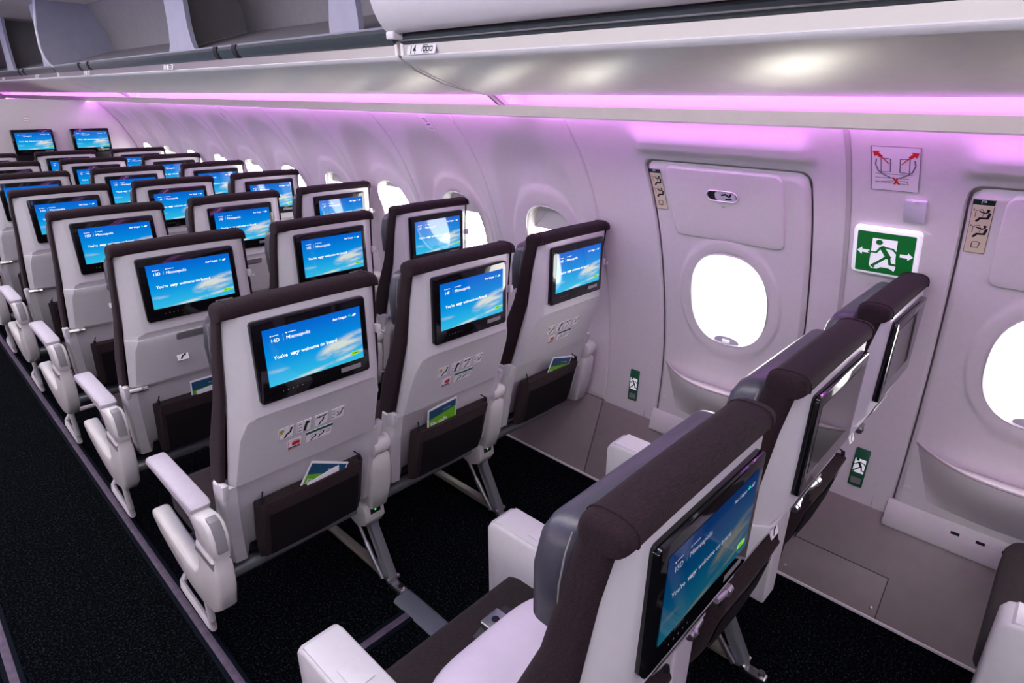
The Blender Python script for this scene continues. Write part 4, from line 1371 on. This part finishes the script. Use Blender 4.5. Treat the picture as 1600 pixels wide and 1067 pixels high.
def make_seat(r, c):
    x, y = COLS.index(c) * W_SEAT, ROW_Y[r]
    t = empty('passenger_seat', (x, y, 0))
    tag(t, seat_label(r, c), 'seat', 'passenger seats in rows of three')
    P = lambda n, key, fn, m, par=None: put(n, shared(key, fn), m, par or t)
    P('back_shell', 'shell', m_shell, 'shell')
    P('lower_shroud', 'lower', m_lower, 'shell')
    [P('side_collar', 'collar%d' % q, lambda: m_step(q), 'shell') for q in (-1, 1)]
    P('back_cushion', 'backc', m_cushion_back, 'fabric')
    tc = P('top_cover', 'top', m_top, 'fabric')
    [P('piping', 'piping%d' % q, lambda: m_piping(q), 'fabric', tc) for q in (-1, 1)]
    hr = P('headrest', 'head', m_headrest, 'leather')
    [P('stitching', 'stitch%d' % q, lambda: m_stitch(q), 'mid_grey', hr) for q in (-1, 1)]
    P('seat_cushion', 'cush', m_seat_cushion, 'fabric_seat')
    P('seat_pan', 'pan', m_pan, 'black')
    P('coat_hook', 'hook', m_hook, 'shell')
    make_screen(t, '%d%s' % (r, c), state='on' if r < 15 else 'dim' if c == 'D' else 'off')
    pk = P('literature_pocket', 'pocket', m_pocket, 'fabric_band')
    P('pocket_panel', 'pocketp', m_pocket_panel, 'pocket_mesh', pk)
    [P('elastic_cord', 'cord%d' % q, lambda: m_cord(q), 'ink', pk) for q in (-1, 1)]
    if r == 14:
        pictos(t, r)
    else:
        tr = P('tray_table', 'tray', m_tray, 'tray')
        P('tray_grip', 'grip', m_grip, 'grey_plastic', tr)
        M = Matrix.Translation((-0.055, face_y(0.742) - 0.0092, 0.742)) @ Matrix.Rotation(math.radians(90 - 19.5), 4, 'X')
        p1 = put('placard', shared('tray_plac', lambda: MB().prism(rrect(-0.019, 0.019, -0.017, 0.017, 0.003, 2), -0.001, 0.0005, 'z')), 'paper', tr, matrix=M)
        put('pictogram', shared('tray_pic', lambda: MB().stroke([(-0.006, -0.011), (0.0, -0.002), (0.008, 0.0), (0.011, 0.010)], 0.005, 0.0008).stroke(rrect(-0.0185, 0.0185, -0.0165, 0.0165, 0.003, 2) + [(0.0185, 0.0)], 0.001, 0.0008)), 'ink', tr, matrix=M)
        put('yellow_mark', shared('tray_pic2', lambda: MB().disc((-0.010, 0.008), 0.005, 0.0008)), 'ink_yellow', tr, matrix=M)
        [P('tray_hinge', 'hinges%d' % q, lambda: m_hinges(q), 'chrome', tr) for q in (-1, 1)]
    # armrests
    if r >= 15:
        spots = {'D': [-0.262], 'E': [-0.262], 'F': [-0.262]}[c]
        for ax in spots:
            a = put('armrest', shared('boxarm', m_box_arm), 'shell', t, loc=(ax, 0 if r == 15 else -0.08, 0))
            put('arm_lid', shared('boxlid', m_box_lid), 'tray', a)
            put('lid_latch', shared('boxlatch', m_box_latch), 'shell', a)
            put('armrest_pad', shared('boxpad', m_box_pad), 'arm_pad', a)
    elif c == 'D':
        s_ = P('side_shroud', 'armshroud', m_arm_shroud, 'arm_white')
        P('shroud_band', 'armband', m_arm_band, 'grey_plastic', s_)
        a = P('armrest', 'armup', m_arm_upper, 'arm_white')
        P('armrest_pad', 'armpad', m_arm_pad, 'arm_pad', a)
        P('hinge_cap', 'armcap', m_arm_cap, 'grey_plastic', a)
    if c != 'D' and r < 15:
        a = put('armrest', shared('midpad', m_mid_pad), 'arm_pad', t, loc=(-0.266, 0.02, -0.018))
        put('arm_housing', shared('midhouse', m_mid_housing), 'arm_white', a)
        put('round_cap', shared('midcap', m_mid_cap), 'arm_white', a)
        pw = put('power_box', shared('power', m_power), 'arm_white', t, loc=(-0.280, 0.045, -0.01))
        put('socket_face', shared('powerf', m_power_face), 'black', pw)
        put('status_light', shared('powerl', lambda: MB().box(-0.002, 0.003, 0.1158, 0.118, 0.316, 0.321)), 'led_green', pw)
    if c == 'F' and r < 15:
        a = put('armrest', shared('midpad', m_mid_pad), 'arm_pad', t, loc=(0.262, 0, 0))
        put('arm_housing', shared('midhouse', m_mid_housing), 'arm_white', a)
        put('round_cap', shared('midcap', m_mid_cap), 'arm_white', a)
    return t


for r in range(8, 16):
    for c in COLS:
        make_seat(r, c)
make_seat(16, 'F')

# ---- leg frames under each row
ROWNAME = {r: ('the row with safety pictograms' if r == 14 else 'the exit row' if r == 15 else 'the row at the right edge' if r == 16 else 'the %s row ahead of the pictogram row' % ORD[13 - r]) for r in range(8, 17)}


def m_beam(yy, xa=-0.235):
    return MB().tube([(xa, yy, 0.292), (1.24, yy, 0.292)], 0.022, 12)


def m_leg():
    b = MB()
    b.prism([(0.215, 0.285), (0.262, 0.285), (0.235, 0.19), (0.160, 0.045), (0.142, 0.020), (0.112, 0.020), (0.118, 0.048), (0.20, 0.20)], -0.016, 0.016, 'x', 0.005)
    return b


def m_front_leg():
    return MB().prism([(0.43, 0.285), (0.475, 0.285), (0.565, 0.03), (0.56, 0.012), (0.53, 0.012), (0.525, 0.03)], -0.014, 0.014, 'x', 0.004)


def m_foot_rail():
    b = MB()
    b.prism([(0.125, 0.016), (0.125, 0.036), (0.16, 0.042), (0.54, 0.034), (0.56, 0.016)], -0.014, 0.014, 'x', 0.003)
    return b


def m_absorber():
    b = MB()
    b.tube([(0.022, 0.33, 0.275), (0.022, 0.235, 0.135)], 0.006, 8)
    b.tube([(0.022, 0.235, 0.135), (0.022, 0.150, 0.030)], 0.0085, 8)
    return b


def m_foot():
    b = MB()
    b.box(-0.015, 0.015, 0.06, 0.135, 0.0, 0.022, 0.004)
    b.tube([(-0.024, 0.122, 0.032), (0.024, 0.122, 0.032)], 0.008, 8)
    b.tube([(0, 0.075, 0.02), (0, 0.075, 0.034)], 0.010, 8)
    return b


def m_bag_bar():
    """bent tube that keeps bags under the seat, seen on the aisle side"""
    b = MB()
    b.tube([(-0.262, 0.315, 0.270), (-0.262, 0.325, 0.20), (-0.260, 0.330, 0.08), (-0.259, 0.338, 0.040), (-0.258, 0.36, 0.030), (-0.257, 0.54, 0.032), (-0.257, 0.585, 0.036), (-0.252, 0.60, 0.050), (-0.235, 0.598, 0.075), (-0.20, 0.59, 0.09), (1.2, 0.585, 0.09)], 0.0105, 8)
    return b


for r in range(8, 17):
    t = tag(empty('seat_leg_frame', (0 if r < 16 else 0.0, ROW_Y[r], 0)), 'metal seat legs, beams and bag bar under %s' % ROWNAME[r], 'seat frame', 'leg frames under the seat rows')
    if r < 16:
        for yy in (0.235, 0.45):
            put('beam', shared('beam%.2f' % yy, lambda: m_beam(yy)), 'metal_leg', t)
        put('bag_bar', shared('bagbar', m_bag_bar), 'arm_white', t)
    else:
        for yy in (0.235, 0.45):
            put('beam', shared('beam16%.2f' % yy, lambda: m_beam(yy, 0.75)), 'metal_leg', t)
    for lx in ((0.248, 0.765) if r < 16 else (0.765,)):
        put('leg', shared('leg', m_leg), 'metal_leg', t, loc=(lx, 0, 0))
        put('leg', shared('fleg', m_front_leg), 'metal_leg', t, loc=(lx, 0, 0))
        rl = put('foot_rail', shared('frail', m_foot_rail), 'metal_rail', t, loc=(lx, 0, 0))
        put('shock_strut', shared('absb', m_absorber), 'chrome', t, loc=(lx - 0.045, 0, 0))
        put('floor_fitting', shared('foot', m_foot), 'chrome', t, loc=(lx, 0, 0))

# ---- bulkhead monitors
for xx, lb in ((0.452, 'wall monitor on the bulkhead nearer the aisle'), (0.874, 'wall monitor on the bulkhead nearer the windows')):
    t = tag(empty('wall_monitor', (xx, YB, 1.265)), lb, 'monitor', 'bulkhead monitors')
    make_screen(t, '', (0, -0.04, 0))
    put('monitor_housing', shared('monhouse', lambda: MB().box(-0.142, 0.142, -0.036, 0.0, -0.30, -0.002, 0.004)), 'black', t)

# ---- cards in the pockets
make_card('safety_card', ROW_Y[14], 0.508, -0.05, 0.0, -4, 'upright green and blue safety card in the pocket of seat 14E')
make_card('safety_card', ROW_Y[14], 0.0, 0.02, -0.022, 26, 'safety card leaning askew in the pocket of seat 14D')
make_card('safety_card', ROW_Y[14], 1.016, 0.03, -0.02, 14, 'green safety card leaning in the pocket of seat 14F')
make_card('safety_card', ROW_Y[13], 0.0, 0.02, -0.015, 0, 'safety card in the aisle seat pocket one row ahead of seat 14D')
c = empty('paper_leaflet', (0.03, ROW_Y[14] + 0.078, 0.575))
c.rotation_euler = (math.radians(100), math.radians(-8), 0)
tag(c, 'plain white leaflet in front of the askew card, pocket of seat 14D', 'leaflet')
put('leaflet_sheet', MB().prism(rrect(-0.055, 0.055, -0.10, 0.010, 0.002, 2), -0.001, 0.001, 'z'), 'paper', c)
c = empty('paper_leaflet', (0.03, ROW_Y[13] + 0.078, 0.578))
c.rotation_euler = (math.radians(100), math.radians(-6), 0)
tag(c, 'plain white leaflet in the aisle seat pocket one row ahead of seat 14D', 'leaflet')
put('leaflet_sheet', MB().prism(rrect(-0.055, 0.055, -0.10, 0.012, 0.002, 2), -0.001, 0.001, 'z'), 'paper', c)

# ---- pillow and belt on the nearest seat
def m_pillow():
    rings = []
    n = 36
    for k in range(13):
        ph = -math.pi / 2 + math.pi * k / 12
        cz, cr = math.sin(ph), math.cos(ph) ** 0.55 if k not in (0, 12) else 0.02
        ring = []
        for j in range(n):
            t_ = 2 * math.pi * j / n
            e = 2 / 4.2
            cx, cy = abs(math.cos(t_)) ** e * (1 if math.cos(t_) > 0 else -1), abs(math.sin(t_)) ** e * (1 if math.sin(t_) > 0 else -1)
            ring.append((0.19 * cx * cr, 0.140 * cy * cr, 0.046 * cz))
        rings.append(ring)
    return MB().loft(rings).mesh('pillow', 80)


pl = put('pillow', m_pillow(), 'pillow', None, loc=(0.0, ROW_Y[15] + 0.285, 0.512))
tag(pl, 'pale lilac pillow lying on the nearest aisle seat', 'pillow')
bl = tag(empty('seat_belt', (0.03, ROW_Y[15] + 0.445, 0.470)), 'black lap belt with silver buckle at the pillow edge', 'seat belt')
put('strap', MB().prism([(-0.06, -0.02), (-0.02, 0.004), (0.03, 0.022), (0.08, 0.018), (0.08, 0.014), (0.03, 0.018), (-0.02, 0.0), (-0.06, -0.024)], -0.02, 0.02, 'y').mesh('strap', 50), 'belt', bl)
bk = put('buckle', MB().box(0.0, 0.055, -0.022, 0.022, 0.018, 0.030, 0.004), 'chrome', bl)
put('buckle_mark', MB().disc((0.028, 0.0), 0.009, 0.0308), 'ink', bk)
